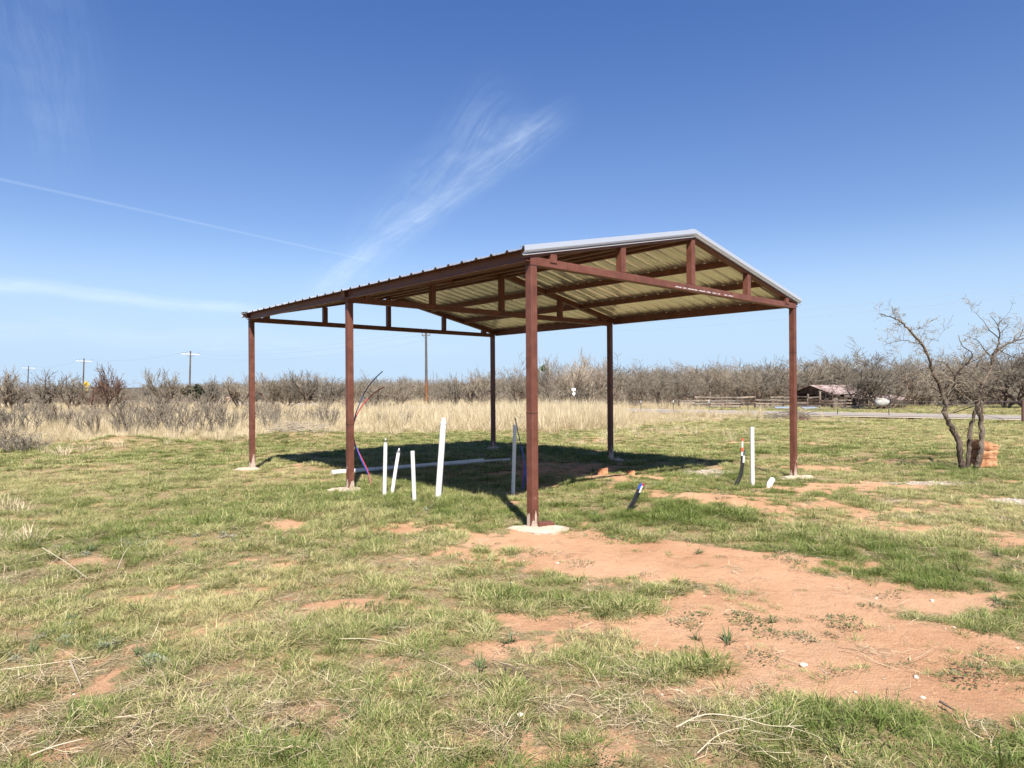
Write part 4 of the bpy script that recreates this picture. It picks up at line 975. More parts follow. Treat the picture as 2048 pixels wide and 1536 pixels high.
# ---------------------------------------------------------------- old shed
P2 = at(1667, 800, 56.5); P2.z = 0; n1 = Vector((-.88, -.47, 0)).normalized(); n2 = Vector((.47, -.88, 0)).normalized()
e = empty('old_shed', P2, 0); Wd, Ln = 4.3, 4.6
zE_ = at(1667, 787, 56.5).z; zR_ = at(1627, 770, 57).z
A0 = Vector((0, 0, 0)); A1 = -n2 * Wd; B0 = -n1 * Ln; B1 = A1 + B0
rg3 = random.Random(9); 
nb = 21
for k in range(nb):                                   # boards of the gable wall
    f0, f1 = k / nb, (k + .86) / nb; pA = A0.lerp(A1, f0); pB = A0.lerp(A1, f1); fm = (f0 + f1) / 2
    ztop = zE_ + (zR_ - zE_) * (1 - abs(fm * 2 - 1)) - .06
    zb = 0.0
    if .32 < fm < .84: zb = 1.02 + rg3.uniform(-.08, .1)
    MB().bar(((pA + pB) / 2) + Vector((0, 0, zb)) + n1 * .02, ((pA + pB) / 2) + Vector((0, 0, ztop)) + n1 * .02, .03 if False else (pB - pA).length, .025, n1).build('board', M_WOOD if rg3.random() < .75 else M_WOODG, e)
for z in (.15, .38, .62):
    MB().bar(A0.lerp(A1, .30) + n1 * .05 + Vector((0, 0, z)), A0.lerp(A1, .86) + n1 * .05 + Vector((0, 0, z + rg3.uniform(-.04, .04))), .03, .15).build('board', M_WOOD, e)
for a_, c_, nm in ((A1, B1, 'far_side'), (B0, B1, 'rear')):
    MB().bar(a_ + Vector((0, 0, zE_ / 2)), c_ + Vector((0, 0, zE_ / 2)), .04, zE_ - .06).build('wall', M_DARK, e)
nb = 18
for k in range(nb):
    if k in (7, 8, 12, 13): continue
    pA = A0.lerp(B0, (k + .5) / nb); MB().bar(pA + n2 * .02, pA + n2 * .02 + Vector((0, 0, zE_ - .06)), Ln / nb * .85, .025, n2).build('board', M_WOOD if rg3.random() < .7 else M_WOODG, e)
rdg0 = (A0 + A1) / 2 + Vector((0, 0, zR_)) + n1 * .25; rdg1 = (B0 + B1) / 2 + Vector((0, 0, zR_)) - n1 * .2
def roof_part(e0, e1, r0, r1, n, nm, mat, drop=.03):
    for k in range(n):
        a0, a1 = e0.lerp(e1, k / n), e0.lerp(e1, (k + .97) / n); c0, c1 = r0.lerp(r1, k / n), r0.lerp(r1, (k + .97) / n)
        vs = [a0, a1, c1, c0]; dn = Vector((0, 0, -drop)); off = Vector((0, 0, .012 * (k % 2)))
        MB().add([v_ + off for v_ in vs] + [v_ + dn + off for v_ in vs], [(0, 1, 2, 3), (7, 6, 5, 4), (0, 4, 5, 1), (1, 5, 6, 2), (2, 6, 7, 3), (3, 7, 4, 0)]).build(nm, mat, e)
eL0 = A0 + n2 * .25 + n1 * .25 + Vector((0, 0, zE_ - .05)); eL1 = B0 + n2 * .25 - n1 * .2 + Vector((0, 0, zE_ - .05))
eR0 = A1 - n2 * .3 + n1 * .25 + Vector((0, 0, zE_ - .07)); eR1 = B1 - n2 * .3 - n1 * .2 + Vector((0, 0, zE_ - .07))
roof_part(eL0, eL1, rdg0, rdg1, 6, 'roof_sheet', M_RUST); roof_part(eR0, eR1, rdg0, rdg1, 6, 'roof_sheet', M_RUST)
# lean-to towards the right
l0 = A0 + n2 * .3 - n1 * 1.2 + Vector((0, 0, zE_ - .16)); l1 = B0 + n2 * .3 - n1 * 2.6 + Vector((0, 0, zE_ - .16)); 
lo0 = l0 + n2 * 2.2 + Vector((0, 0, -.42)); lo1 = l1 + n2 * 2.2 + Vector((0, 0, -.42))
roof_part(lo0, lo1, l0, l1, 6, 'lean_to_sheet', M_RUST)
for k in range(5):
    q_ = lo0.lerp(lo1, k / 4); MB().bar(Vector((q_.x, q_.y, -.1)), Vector((q_.x, q_.y, q_.z - .03)), .10, .10, (1, 0, 0)).build('post', M_WOOD, e)
tag(e, 'old dark plank shed with rusty tin roof beyond the road', 'shed')

# tank and tin sheets
tk = at(1763, 821, 50); e = empty('white_tank', (tk.x, 50, 0)); m = MB()
prof = [(0, .02), (.05, .20), (.14, .31), (.26, .345), (.95, .345), (1.07, .31), (1.16, .20), (1.2, .02)]
dv = Vector((.82, .57, 0)); m.tube([dv * (x - .62) + Vector((0, 0, .52)) for x, r in prof], [r for x, r in prof], 20); m.build('tank_body', M_TANK, e, True)
for s_ in (-.35, .35): MB().box(-.06, .06, -.3, .3, -.05, .2).build('foot', M_RPIPE, e).location = dv * s_
tag(e, 'white rounded tank lying behind the road below bare trees', 'tank')
for (px, Y, w_, lab, rz) in [(1618, 50.5, .6, 'pale blue tin sheet on the ground before the old shed', .2), (1566, 51.5, .6, 'whitish tin sheet on the ground left of right front post', -.15)]:
    q_ = at(px, 800, Y); o = MB().box(-w_, w_, -.25, .25, 0, .03).box(-w_, w_, -.02, .25, .03, .06).build('tin_sheet', M_TIN, None); o.location = (q_.x, Y, .13); o.rotation_euler = (.12, 0, rz); tag(o, lab, 'tin sheet')
q_ = at(452, 792, 95); o = MB().tube([(-.5, 0, .42), (.5, 0, .42)], .45, 16).build('hay_bale', M_BALE, None, True); o.location = (q_.x, 95, 0); o.rotation_euler = (0, 0, .5); tag(o, 'small pale orange bale far off left of the carport', 'bale')

# bird
g = G(1103, 855); e = empty('bird', (g.x, g.y, .0)); u8 = lambda x, y: at(1080 + x / 34.13, 830 + y / 34.13, g.y) - Vector((g.x, g.y, 0))
m = MB(); m.tube(curve_pts([u8(660, 770), u8(720, 690), u8(820, 610), u8(920, 570), u8(985, 500), u8(1010, 420), u8(1015, 370)], 4),
                 list(np.interp(np.linspace(0, 1, 25), [0, .25, .45, .62, .75, .88, 1], [.018, .028, .055, .075, .042, .036, .008])), 12)
m.build('body', M_BIRD, e, True); MB().tube([u8(1020, 420), u8(1060, 440)], [.014, .002], 8).build('beak', M_BLACK, e, True)
for dx_ in (0, 30): MB().tube([u8(930 + dx_, 640), u8(940 + dx_, 760)], .006, 6).build('leg', M_BLACK, e)
tag(e, 'brown bird standing at the edge of the tall dry grass', 'bird')

# ---------------------------------------------------------------- sticks, piles and stones
def stick(pxs, r, mat, label, branches=0, seed=0, lift=.02):
    g0 = G(*pxs[0]); rg_ = random.Random(seed); pts = []
    for (x, y) in pxs:
        q_ = G(x, y); pts.append(Vector((q_.x - g0.x, q_.y - g0.y, gzp(q_) + lift + rg_.uniform(0, .02))))
    P = curve_pts(pts, 4); k = len(P); e = empty('fallen_stick', g0); r *= .68
    MB().tube(P, [r * (1 - .6 * i_ / k) for i_ in range(k)], 6).build('stem', mat, e, True)
    for _ in range(branches):
        i_ = rg_.randrange(2, k - 1); dd = (P[i_ + 1] if i_ + 1 < k else P[i_]) - P[i_ - 1]; dd.normalize(); sd_ = Vector((-dd.y, dd.x, rg_.uniform(0, .4))) * rg_.choice((-1, 1))
        ln = rg_.uniform(.06, .22); q0 = P[i_]; q1 = q0 + (dd * .8 + sd_ * .6) * ln * .5; q2 = q0 + (dd * .9 + sd_ * .9) * ln
        MB().tube([q0, q1, q2], [r * .5, r * .35, r * .15], 5).build('side_twig', mat, e)
    tag(e, label, 'stick', 'dead sticks lying on the ground'); return e
M_PST = material('bleached_stick', color=(.62, .53, .38), rough=.8); M_DST = material('dark_stick', color=(.16, .11, .08), rough=.85); M_GST = material('grey_stick', color=(.40, .33, .25), rough=.85)
stick([(1352, 1482), (1410, 1466), (1480, 1470), (1540, 1480), (1605, 1480)], .0042, M_PST, 'long pale forked stick at the bottom right of the grass', 6, 1, .05)
stick([(1395, 1536), (1440, 1500), (1500, 1476)], .0035, M_PST, 'pale side stick crossing the long forked stick', 3, 2, .04)
stick([(245, 1500), (300, 1450), (350, 1410), (425, 1378)], .007, M_DST, 'dark crooked stick rising right in the bottom left grass', 4, 3)
stick([(225, 1455), (270, 1448), (320, 1442)], .005, M_PST, 'short bleached stick touching the dark crooked stick', 2, 4)
stick([(445, 1428), (480, 1470), (530, 1485)], .005, M_GST, 'bent grey stick in the dead grass left of bottom centre', 2, 5)
stick([(140, 1335), (150, 1360), (162, 1383)], .010, M_GST, 'stubby grey branch end sticking from the left grass', 0, 6)
stick([(0, 1350), (80, 1338), (190, 1328)], .005, M_PST, 'long pale straw stalk at the left edge', 0, 7)
stick([(680, 1288), (740, 1292), (800, 1300)], .004, M_PST, 'thin golden stalk lying flat left of centre', 0, 8)
stick([(985, 1330), (1040, 1352), (1090, 1375)], .006, M_DST, 'dark twiggy branch in the grass at lower centre', 6, 9)
stick([(1880, 1418), (1898, 1428), (1912, 1436)], .012, M_DST, 'short dark charred stick on bare soil at right', 0, 10)
stick([(1675, 1306), (1710, 1312), (1745, 1325)], .004, M_DST, 'thin dark twig on the bare soil right of centre', 2, 11)
stick([(60, 1536), (110, 1515), (165, 1500)], .006, M_PST, 'pale stick in the bottom left corner', 1, 12)
stick([(85, 1115), (130, 1148), (175, 1182)], .006, M_PST, 'bleached branch leaning in the grass at the left edge', 4, 13, .10)
stick([(235, 1160), (250, 1130), (262, 1112)], .005, M_PST, 'single pale twig poking up in the left lawn', 0, 14, .10)
stick([(1640, 1350), (1655, 1358), (1662, 1362)], .006, M_GST, 'short grey twig beside the flat white stone', 1, 15)

WG = 'white stones on the red soil'
for i_, (px, py, s_, lab) in enumerate([(1607, 1331, .034, 'flat white stone on the bare red soil, largest of all'), (1832, 1358, .026, 'white stone on red soil right of the flat one'), (1846, 1400, .020, 'small white stone below right of the other on red soil'),
                                    (1375, 1236, .017, 'white pebble on soil left of the big bare patch'), (1022, 1166, .022, 'white pebble at the grass edge below the front corner post'), (1115, 1128, .022, 'white pebble on the soil straight below the steel offcut'),
                                    (1048, 1120, .024, 'white pebble on the soil below left of the front footing'), (1440, 1172, .02, 'white pebble in the middle of the bare soil'), (1864, 1202, .03, 'grey white stone in green weeds at right'), (1752, 1197, .02, 'white pebble on soil above the green weeds'),
                                    (1040, 1438, .030, 'pale round stone in the grass at bottom centre'), (1908, 1256, .018, 'white pebble at right between green weeds')]):
    q_ = G(px, py); o = rock('white_stone', s_ * 1.2, s_ * .9, s_ * .6, 50 + i_, M_STONE, None, (q_.x, q_.y, gzp(q_) - .004), 0, 'ico'); o.rotation_euler = (0, 0, i_ * 1.3); tag(o, lab, 'stone', WG)
for i_, (px, py, s_, lab) in enumerate([(1262, 958, .075, 'round orange clod of earth at the edge of the roof shadow'), (1205, 958, .10, 'larger orange clod left of the round one by the roof shadow'), (1600, 862, .06, 'small red clod on the lawn just right of right front post')]):
    q_ = G(px, py); o = rock('earth_clod', s_ * 2, s_ * 1.6, s_ * 1.3, 70 + i_, M_SAND, None, (q_.x, q_.y, gzp(q_) - .01), 0, 3); tag(o, lab, 'clod')

def brush_pile(px, py, wid, h, seed, lab, mat, n=160):
    c = G(px, py); rg_ = np.random.RandomState(seed); e = empty('brush_pile', (c.x, c.y, gzp(c))); pl = []
    for _ in range(n):
        x, y = rg_.normal(0, wid * .33), rg_.normal(0, wid * .2); a_ = rg_.uniform(0, 6.28); z = max(.02, h * (1 - abs(x) / wid) * rg_.uniform(0, 1)); ln = rg_.uniform(.2, .6) * (wid ** .5)
        dz = rg_.uniform(-.15, .35) * ln; pts = np.array([[x, y, z], [x + math.cos(a_) * ln * .5, y + math.sin(a_) * ln * .5, z + dz * .7 + rg_.uniform(-.03, .05)], [x + math.cos(a_) * ln, y + math.sin(a_) * ln, max(.0, z + dz * .6)]])
        r_ = rg_.uniform(.004, .014); pl.append(np.column_stack([pts, [r_, r_ * .8, r_ * .4]]))
    v, f = tubes_np(pl, 4); o = link('branches', mesh_np('branches', v, f, mat), e); o['kind'] = 'stuff'; tag(e, lab, 'brush pile', 'heaps of dead branches'); return e
brush_pile(1580, 838, 2.2, .45, 1, 'low grey heap of cut branches beside the road at right front post', M_TWIG, 260)
brush_pile(590, 878, 1.8, .35, 2, 'heap of pale branches on red earth between the left carport posts', M_TWIGP, 150)
brush_pile(1052, 850, 1.2, .5, 3, 'grey tangle of twigs at the tall grass edge behind front corner post', M_TWIG, 220)
brush_pile(1600, 842, .9, .25, 6, 'small heap of branches right of the right front post', M_TWIGR, 90)

# ---------------------------------------------------------------- scattered ground cover
def scatter(name, pts, idx, rot, scl, dry, hue, protos, label, cat=None):
    me = bpy.data.meshes.new(name); me.vertices.add(len(pts)); me.vertices.foreach_set('co', np.asarray(pts, np.float32).ravel())
    def A(n_, t_, v_, key='value'):
        a_ = me.attributes.new(n_, t_, 'POINT'); a_.data.foreach_set(key, np.ascontiguousarray(v_).ravel())
    A('idx', 'INT', np.asarray(idx, np.int32)); A('rotv', 'FLOAT_VECTOR', np.asarray(rot, np.float32), 'vector'); A('sclv', 'FLOAT_VECTOR', np.asarray(scl, np.float32), 'vector')
    A('dry', 'FLOAT', np.asarray(dry, np.float32)); A('hue', 'FLOAT', np.asarray(hue, np.float32)); me.update()
    o = bpy.data.objects.new(name, me); C.objects.link(o)
    col = bpy.data.collections.new(name + '_kinds')
    for k, pm in enumerate(protos):
        po = bpy.data.objects.new('%s_kind_%02d' % (name, k), pm); col.objects.link(po)
    ng = bpy.data.node_groups.new(name, 'GeometryNodeTree'); ng.interface.new_socket('Geometry', in_out='INPUT', socket_type='NodeSocketGeometry'); ng.interface.new_socket('Geometry', in_out='OUTPUT', socket_type='NodeSocketGeometry')
    gi = ng.nodes.new('NodeGroupInput'); go = ng.nodes.new('NodeGroupOutput'); iop = ng.nodes.new('GeometryNodeInstanceOnPoints'); ci = ng.nodes.new('GeometryNodeCollectionInfo')
    ci.inputs['Collection'].default_value = col; ci.inputs['Separate Children'].default_value = True; ci.inputs['Reset Children'].default_value = True
    def NA(n_, t_):
        x = ng.nodes.new('GeometryNodeInputNamedAttribute'); x.data_type = t_; x.inputs[0].default_value = n_; return [s_ for s_ in x.outputs if s_.enabled][0]
    iop.inputs['Pick Instance'].default_value = True
    ng.links.new(gi.outputs[0], iop.inputs['Points']); ng.links.new(ci.outputs[0], iop.inputs['Instance'])
    ng.links.new(NA('idx', 'INT'), iop.inputs['Instance Index']); ng.links.new(NA('rotv', 'FLOAT_VECTOR'), iop.inputs['Rotation']); ng.links.new(NA('sclv', 'FLOAT_VECTOR'), iop.inputs['Scale'])
    ng.links.new(iop.outputs[0], go.inputs[0])
    md = o.modifiers.new('scatter', 'NODES'); md.node_group = ng
    tag(o, label, cat, kind='stuff'); return o

def tuft(seed, n, R_, l0, l1, w, lean, mat, droop=.5, flat=0.0, segs=3, up_only=False):
    rg = np.random.RandomState(seed); a0 = rg.uniform(0, 2 * np.pi, n); rr_ = R_ * rg.uniform(0, 1, n) ** .6
    base = np.stack([rr_ * np.cos(a0), rr_ * np.sin(a0), np.full(n, -.004)], 1)
    az = a0 + rg.normal(0, .7, n); ln = rg.uniform(l0, l1, n); le = np.clip(lean * (rr_ / R_ * .8 + .35) + rg.normal(0, .22, n), -.1, 1.5)
    if flat: le = np.full(n, 1.45); base[:, 2] = rg.uniform(.0, flat, n); az = rg.uniform(0, 2 * np.pi, n)
    side = np.stack([-np.sin(az), np.cos(az), rg.uniform(-.4, .4, n)], 1); pts = [base]; dirh = np.stack([np.cos(az), np.sin(az)], 1)
    cur = base.copy()
    for k in range(segs - 1):
        th = le + droop * (k + .5) / (segs - 1) if not flat else le + rg.normal(0, .15, n)
        st = ln / (segs - 1); nh = dirh
        if flat: ja = az + rg.normal(0, .5, n); nh = np.stack([np.cos(ja), np.sin(ja)], 1)
        cur = cur + np.stack([nh[:, 0] * np.sin(th) * st, nh[:, 1] * np.sin(th) * st, np.cos(th) * st], 1); cur[:, 2] = np.maximum(cur[:, 2], .002)
        pts.append(cur.copy())
    wd = w * rg.uniform(.6, 1.3, n); V = []; rn = []; al = []
    for k in range(segs):
        wk = wd * (1 - (k / (segs - 1)) ** 1.6) * .5
        if k < segs - 1: V += [pts[k] - side * wk[:, None], pts[k] + side * wk[:, None]]
        else: V += [pts[k]]
    rnd = rg.uniform(0, 1, n); kk = len(V)
    for k in range(kk): rn.append(rnd); al.append(np.full(n, min(1, (k // 2) / (segs - 1))))
    V = np.concatenate(V); j = np.arange(n); quads = []
    for k in range(segs - 2): quads.append(np.stack([2 * k * n + j, (2 * k + 1) * n + j, (2 * k + 3) * n + j, (2 * k + 2) * n + j], 1))
    tri = np.stack([(2 * segs - 4) * n + j, (2 * segs - 3) * n + j, (2 * segs - 2) * n + j], 1)
    fl = ([np.concatenate(quads)] if quads else []) + [tri]
    return mesh_np('blades', V, fl, mat, False, {'rnd': np.concatenate(rn), 'along': np.concatenate(al)})

def leafy(seed, n, R_, leaf, mat, h=.03, ratio=.45):
    rg = np.random.RandomState(seed); a0 = rg.uniform(0, 2 * np.pi, n); rr_ = R_ * rg.uniform(0, 1, n) ** .7
    c_ = np.stack([rr_ * np.cos(a0), rr_ * np.sin(a0), rg.uniform(.003, h, n) * (1.1 - rr_ / R_)], 1)
    d_ = np.stack([np.cos(a0 + rg.normal(0, .8, n)), np.sin(a0 + rg.normal(0, .8, n)), rg.uniform(-.1, .8, n)], 1); d_ /= np.linalg.norm(d_, axis=1, keepdims=True)
    s_ = np.cross(d_, [0, 0, 1]); s_ /= np.linalg.norm(s_, axis=1, keepdims=True); L_ = leaf * rg.uniform(.6, 1.3, n)[:, None]
    V = np.concatenate([c_, c_ + d_ * L_ * .5 + s_ * L_ * ratio * .5, c_ + d_ * L_, c_ + d_ * L_ * .5 - s_ * L_ * ratio * .5]); j = np.arange(n)
    rnd = rg.uniform(0, 1, n)
    return mesh_np('leaves', V, [np.stack([j, n + j, 2 * n + j, 3 * n + j], 1)], mat, False, {'rnd': np.tile(rnd, 4), 'along': np.repeat([0, .5, 1, .5], n)})

def cand(n, y0, y1, tanw=.92):
    y = np.sqrt(R.uniform(y0 * y0, y1 * y1, n)); x = R.uniform(-1, 1, n) * (y * tanw + .4); return x, y
def rots(n, tilt=.12): return np.stack([R.normal(0, tilt, n), R.normal(0, tilt, n), R.uniform(0, 6.283, n)], 1)
def on_foot(x, y):
    k = np.ones(len(x), bool)
    for (u, v_) in ((0, 0), (PW, 0), (0, vrows[1]), (0, PL), (PW, vrows[1]), (PW, PL)):
        c = cw(u, v_); k &= ((x - c.x) ** 2 / .09 + (y - c.y) ** 2 / .025) > 1
    return k
def is_road(x, y):
    dd = np.abs((x - rc.x) * RN.x + (y - rc.y) * RN.y); return dd < 3.2

# grass: kinds 0-3 short thick tufts, 4-5 looser, 6-8 wide-bladed for farther off
gp_ = [tuft(100 + k, 80, .055, .035, .085, .0032, .75, M_GRASS, .8) for k in range(4)] + [tuft(110 + k, 46, .07, .05, .12, .0036, .9, M_GRASS, .9) for k in range(2)] + \
      [tuft(120 + k, 70, .10, .05, .10, .0065, .8, M_GRASS, .7) for k in range(3)]
X, Y_, I, SC, DR = [], [], [], [], []
for (n, y0, y1, k0, k1, s0, s1) in [(15000, 2.2, 6.5, 0, 6, .45, 1.35), (36000, 6.5, 14, 0, 6, .6, 1.6), (52000, 14, 34, 6, 9, .8, 1.5), (26000, 30, 60, 6, 9, 1.3, 2.2)]:
    x, y = cand(n, y0, y1); ba = bare_amt(x, y); lush = field(x, y, LUSH); tz = tall_zone(x, y); gr = field(x, y, GRAV)
    cl = fbm(x, y, 3.2, 3, 88)                     # clumping
    pr = (1 - ba) * (.18 + 1.1 * sstep(cl, .40, .62) + .35 * np.clip(lush, 0, 1)) * (1 - .75 * tz) * (1 - np.clip(gr, 0, 1) * .9) + .12 * ba * sstep(cl, .5, .62)
    keep = (R.uniform(0, 1, n) < pr) & on_foot(x, y) & ~is_road(x, y)
    x, y, ba, lush = x[keep], y[keep], ba[keep], lush[keep]
    X.append(x); Y_.append(y); I.append(R.randint(k0, k1, len(x))); s_ = R.uniform(s0, s1, len(x)) * (1 - .4 * ba) * (1 + .55 * np.clip(lush, 0, 1)) * (.75 + .5 * cl[keep]) * (1 - .42 * np.clip(field(x, y, WEED), 0, 1)); SC.append(s_)
    DR.append(dry_amt(x, y) + R.normal(0, .10, len(x)))
x, y, s_ = np.concatenate(X), np.concatenate(Y_), np.concatenate(SC)
scatter('grass', np.stack([x, y, gz(x, y) - .003], 1), np.concatenate(I), rots(len(x)), np.stack([s_, s_, s_ * R.uniform(.7, 1.15, len(x))], 1), np.concatenate(DR), R.uniform(0, 1, len(x)), gp_, 'short patchy green and yellow grass over the red soil')

# dead thatch and straw litter
lp = [tuft(200 + k, 34, .10, .04, .16, .0026, 0, M_LITTER, 0, .03, 3) for k in range(4)] + [tuft(210 + k, 12, .14, .10, .30, .0034, 0, M_LITTER, 0, .03, 4) for k in range(3)]
n = 26000; x, y = cand(n, 2.2, 15); ba = bare_amt(x, y); li = np.clip(field(x, y, [patch(200, 1450, 450, 100, 1), patch(700, 1440, 380, 90, .9), patch(1150, 1440, 320, 70, .9), patch(1450, 1500, 220, 50, .8), patch(80, 1130, 180, 70, .7), patch(700, 1240, 200, 40, .6), patch(1390, 1040, 90, 12, .8)]), 0, 1)
n2_ = fbm(x, y, 2.5, 3, 61); keep = (R.uniform(0, 1, n) < (.30 + .7 * li) * sstep(n2_, .3, .6) * (1 - .80 * ba * (1 - .6 * li)) * np.where(y > 7, .55, 1)) & on_foot(x, y); x, y = x[keep], y[keep]; m_ = len(x)
s_ = R.uniform(.6, 1.3, m_); scatter('straw_litter', np.stack([x, y, gz(x, y) + .002], 1), R.randint(0, 7, m_), rots(m_, .05), np.stack([s_, s_, s_], 1), R.uniform(.1, .9, m_), R.uniform(0, 1, m_), lp, 'dead stems and straw lying among the grass')

# low broad-leaved weeds
wp = [leafy(300 + k, 70, .11, .022, M_WEED, .035) for k in range(3)] + [leafy(310 + k, 40, .05, .016, M_WEED, .025) for k in range(2)] + [tuft(320, 26, .02, .06, .14, .009, .7, M_WEED, .7)]
x, y = cand(16000, 2.3, 16); wd_ = np.clip(field(x, y, WEED), 0, 1); cl = fbm(x, y, 2.6, 4, 93)
keep = (R.uniform(0, 1, len(x)) < .028 + wd_ * sstep(cl, .46, .60) * .8 + .35 * bare_amt(x, y) * sstep(cl, .56, .68)) & on_foot(x, y); x, y = x[keep], y[keep]; m_ = len(x); s_ = R.uniform(.5, 1.3, m_)
ii = R.choice([0, 1, 2, 3, 4, 0, 1, 2, 3, 4, 5], m_)
scatter('ground_weeds', np.stack([x, y, gz(x, y)], 1), ii, rots(m_, .08), np.stack([s_, s_, s_], 1), R.uniform(.1, .7, m_), R.uniform(0, 1, m_), wp, 'creeping dark green weeds on the bare soil')
# silver grey weeds
sp = [leafy(330 + k, 46, .06, .045, M_SILVER, .05, .28) for k in range(3)]
ps = [(142, 1242), (86, 1276), (132, 1286), (205, 1290), (222, 1300), (22, 1318), (245, 1088), (262, 1094), (280, 1090), (300, 1084), (440, 1080), (455, 1074), (395, 1088), (120, 1100), (150, 1106), (170, 1112), (800, 1024), (825, 1028), (850, 1027), (560, 1082), (610, 1052), (770, 1020), (295, 1328), (305, 1340), (320, 1332), (450, 1075), (610, 975), (1235, 1016), (545, 1088)]
P = []; 
for (a, c) in ps:
    for _ in range(3): q_ = G(a + R.normal(0, 9), c + R.normal(0, 5)); P.append((q_.x, q_.y))
P = np.array(P); m_ = len(P); s_ = R.uniform(.35, .85, m_)
scatter('silver_weeds', np.stack([P[:, 0], P[:, 1], gz(P[:, 0], P[:, 1])], 1), R.randint(0, 3, m_), rots(m_), np.stack([s_] * 3, 1), R.uniform(0, 1, m_), R.uniform(0, 1, m_), sp, 'grey green silvery weeds in the lawn')

# tall dry grass
tp_ = [tuft(400 + k, 60, .16, .55, 1.15, .010, .20, M_STRAW, .35, 0, 4) for k in range(4)] + [tuft(410 + k, 60, .20, .25, .55, .010, .45, M_STRAW, .6, 0, 3) for k in range(4)]
X, Y_, I, SC = [], [], [], []
TALL = [patch(1110, 842, 150, 18, 1.0), patch(900, 838, 200, 18, .6), patch(420, 840, 120, 20, .35), patch(90, 862, 120, 20, .3)]
for (n, y0, y1) in [(16000, 17, 40), (12000, 36, 80), (5000, 70, 130)]:
    x, y = cand(n, y0, y1, 1.0); tz = tall_zone(x, y); tl = np.clip(field(x, y, TALL), 0, 1); cl = fbm(x, y, .5, 3, 98)
    verge = ((x - rc.x) * RN.x + (y - rc.y) * RN.y > 3.3) & ((x - rc.x) * RN.x + (y - rc.y) * RN.y < 9) & (x < rc.x - 1)
    keep = (R.uniform(0, 1, n) < np.maximum(tz * (.45 + .5 * cl), verge * .6)) & ~is_road(x, y); x, y, tl, cl = x[keep], y[keep], tl[keep], cl[keep]
    tallp = R.uniform(0, 1, len(x)) < (.10 + .85 * tl + .5 * (y > 42) * sstep(cl, .4, .6))
    X.append(x); Y_.append(y); I.append(np.where(tallp, R.randint(0, 4, len(x)), R.randint(4, 8, len(x)))); SC.append(R.uniform(.65, 1.1, len(x)) * (1.0 + .15 * tl) * np.maximum(np.interp(x / y, [-.5, -.2, .15, .19, .3], [.72, .9, 1, .62, .4]), ((x / y > .2) & (y > 38)) * .8))
# a few loose stalks at the field's edge and the left margin
for (px, py, n, sp_) in [(190, 905, 10, .6), (20, 1020, 3, .25), (8, 1080, 3, .2), (560, 880, 6, .8), (45, 1010, 2, .2), (1270, 865, 14, 1.6), (1330, 866, 12, 1.5), (1235, 1040, 0, .1), (1175, 875, 8, 1.5)]:
    q_ = G(px, py); x = q_.x + R.normal(0, sp_, n); y = q_.y + R.normal(0, sp_, n); X.append(x); Y_.append(y); I.append(R.randint(4, 8, n)); SC.append(R.uniform(.6, .9, n))
x, y, s_ = np.concatenate(X), np.concatenate(Y_), np.concatenate(SC); m_ = len(x)
scatter('tall_dry_grass', np.stack([x, y, gz(x, y) - .01], 1), np.concatenate(I), rots(m_, .09), np.stack([s_, s_, s_ * R.uniform(.75, 1.15, m_)], 1), R.uniform(.35, 1, m_), R.uniform(0, 1, m_), tp_, 'tall straw coloured dry grass filling the far field')

# gravel
def pebble(seed):
    rg = np.random.RandomState(seed); t = (1 + 5 ** .5) / 2
    v = np.array([(-1, t, 0), (1, t, 0), (-1, -t, 0), (1, -t, 0), (0, -1, t), (0, 1, t), (0, -1, -t), (0, 1, -t), (t, 0, -1), (t, 0, 1), (-t, 0, -1), (-t, 0, 1)], float) / 1.9
    v *= rg.uniform(.7, 1.2, (12, 1)); v[:, 2] *= .6
    f = [(0, 11, 5), (0, 5, 1), (0, 1, 7), (0, 7, 10), (0, 10, 11), (1, 5, 9), (5, 11, 4), (11, 10, 2), (10, 7, 6), (7, 1, 8), (3, 9, 4), (3, 4, 2), (3, 2, 6), (3, 6, 8), (3, 8, 9), (4, 9, 5), (2, 4, 11), (6, 2, 10), (8, 6, 7), (9, 8, 1)]
    return mesh_np('pebble', v, np.array(f), M_STONE)
x, y = cand(30000, 2.4, 18); gr = np.clip(field(x, y, GRAV), 0, 1); ba = bare_amt(x, y); keep = R.uniform(0, 1, len(x)) < gr * .8 + .022 * ba
x, y, gr = x[keep], y[keep], gr[keep]; m_ = len(x); s_ = R.uniform(.004, .011, m_) * (1 + 1.6 * gr)
scatter('gravel', np.stack([x, y, gz(x, y) + s_ * .3], 1), R.randint(0, 4, m_), rots(m_, .3), np.stack([s_, s_ * R.uniform(.7, 1.2, m_), s_], 1), np.zeros(m_), np.zeros(m_), [pebble(k) for k in range(4)], 'white caliche pebbles strewn over the soil')
M_CLOD = material('soil_crumbs', color=(.52, .30, .17), rough=.95, spec=.1)
cl_p = []
for k in range(3):
    me = pebble(20 + k); me.materials[0] = M_CLOD; cl_p.append(me)
x, y = cand(60000, 2.3, 14); ba = bare_amt(x, y); keep = R.uniform(0, 1, len(x)) < ba * .35; x, y = x[keep], y[keep]; m_ = len(x); s_ = R.uniform(.0015, .006, m_) * np.where(R.uniform(0, 1, m_) < .06, 2.4, 1)
scatter('soil_crumbs', np.stack([x, y, gz(x, y)], 1), R.randint(0, 3, m_), rots(m_, .3), np.stack([s_] * 3, 1), np.zeros(m_), np.zeros(m_), cl_p, 'loose crumbs of red soil')

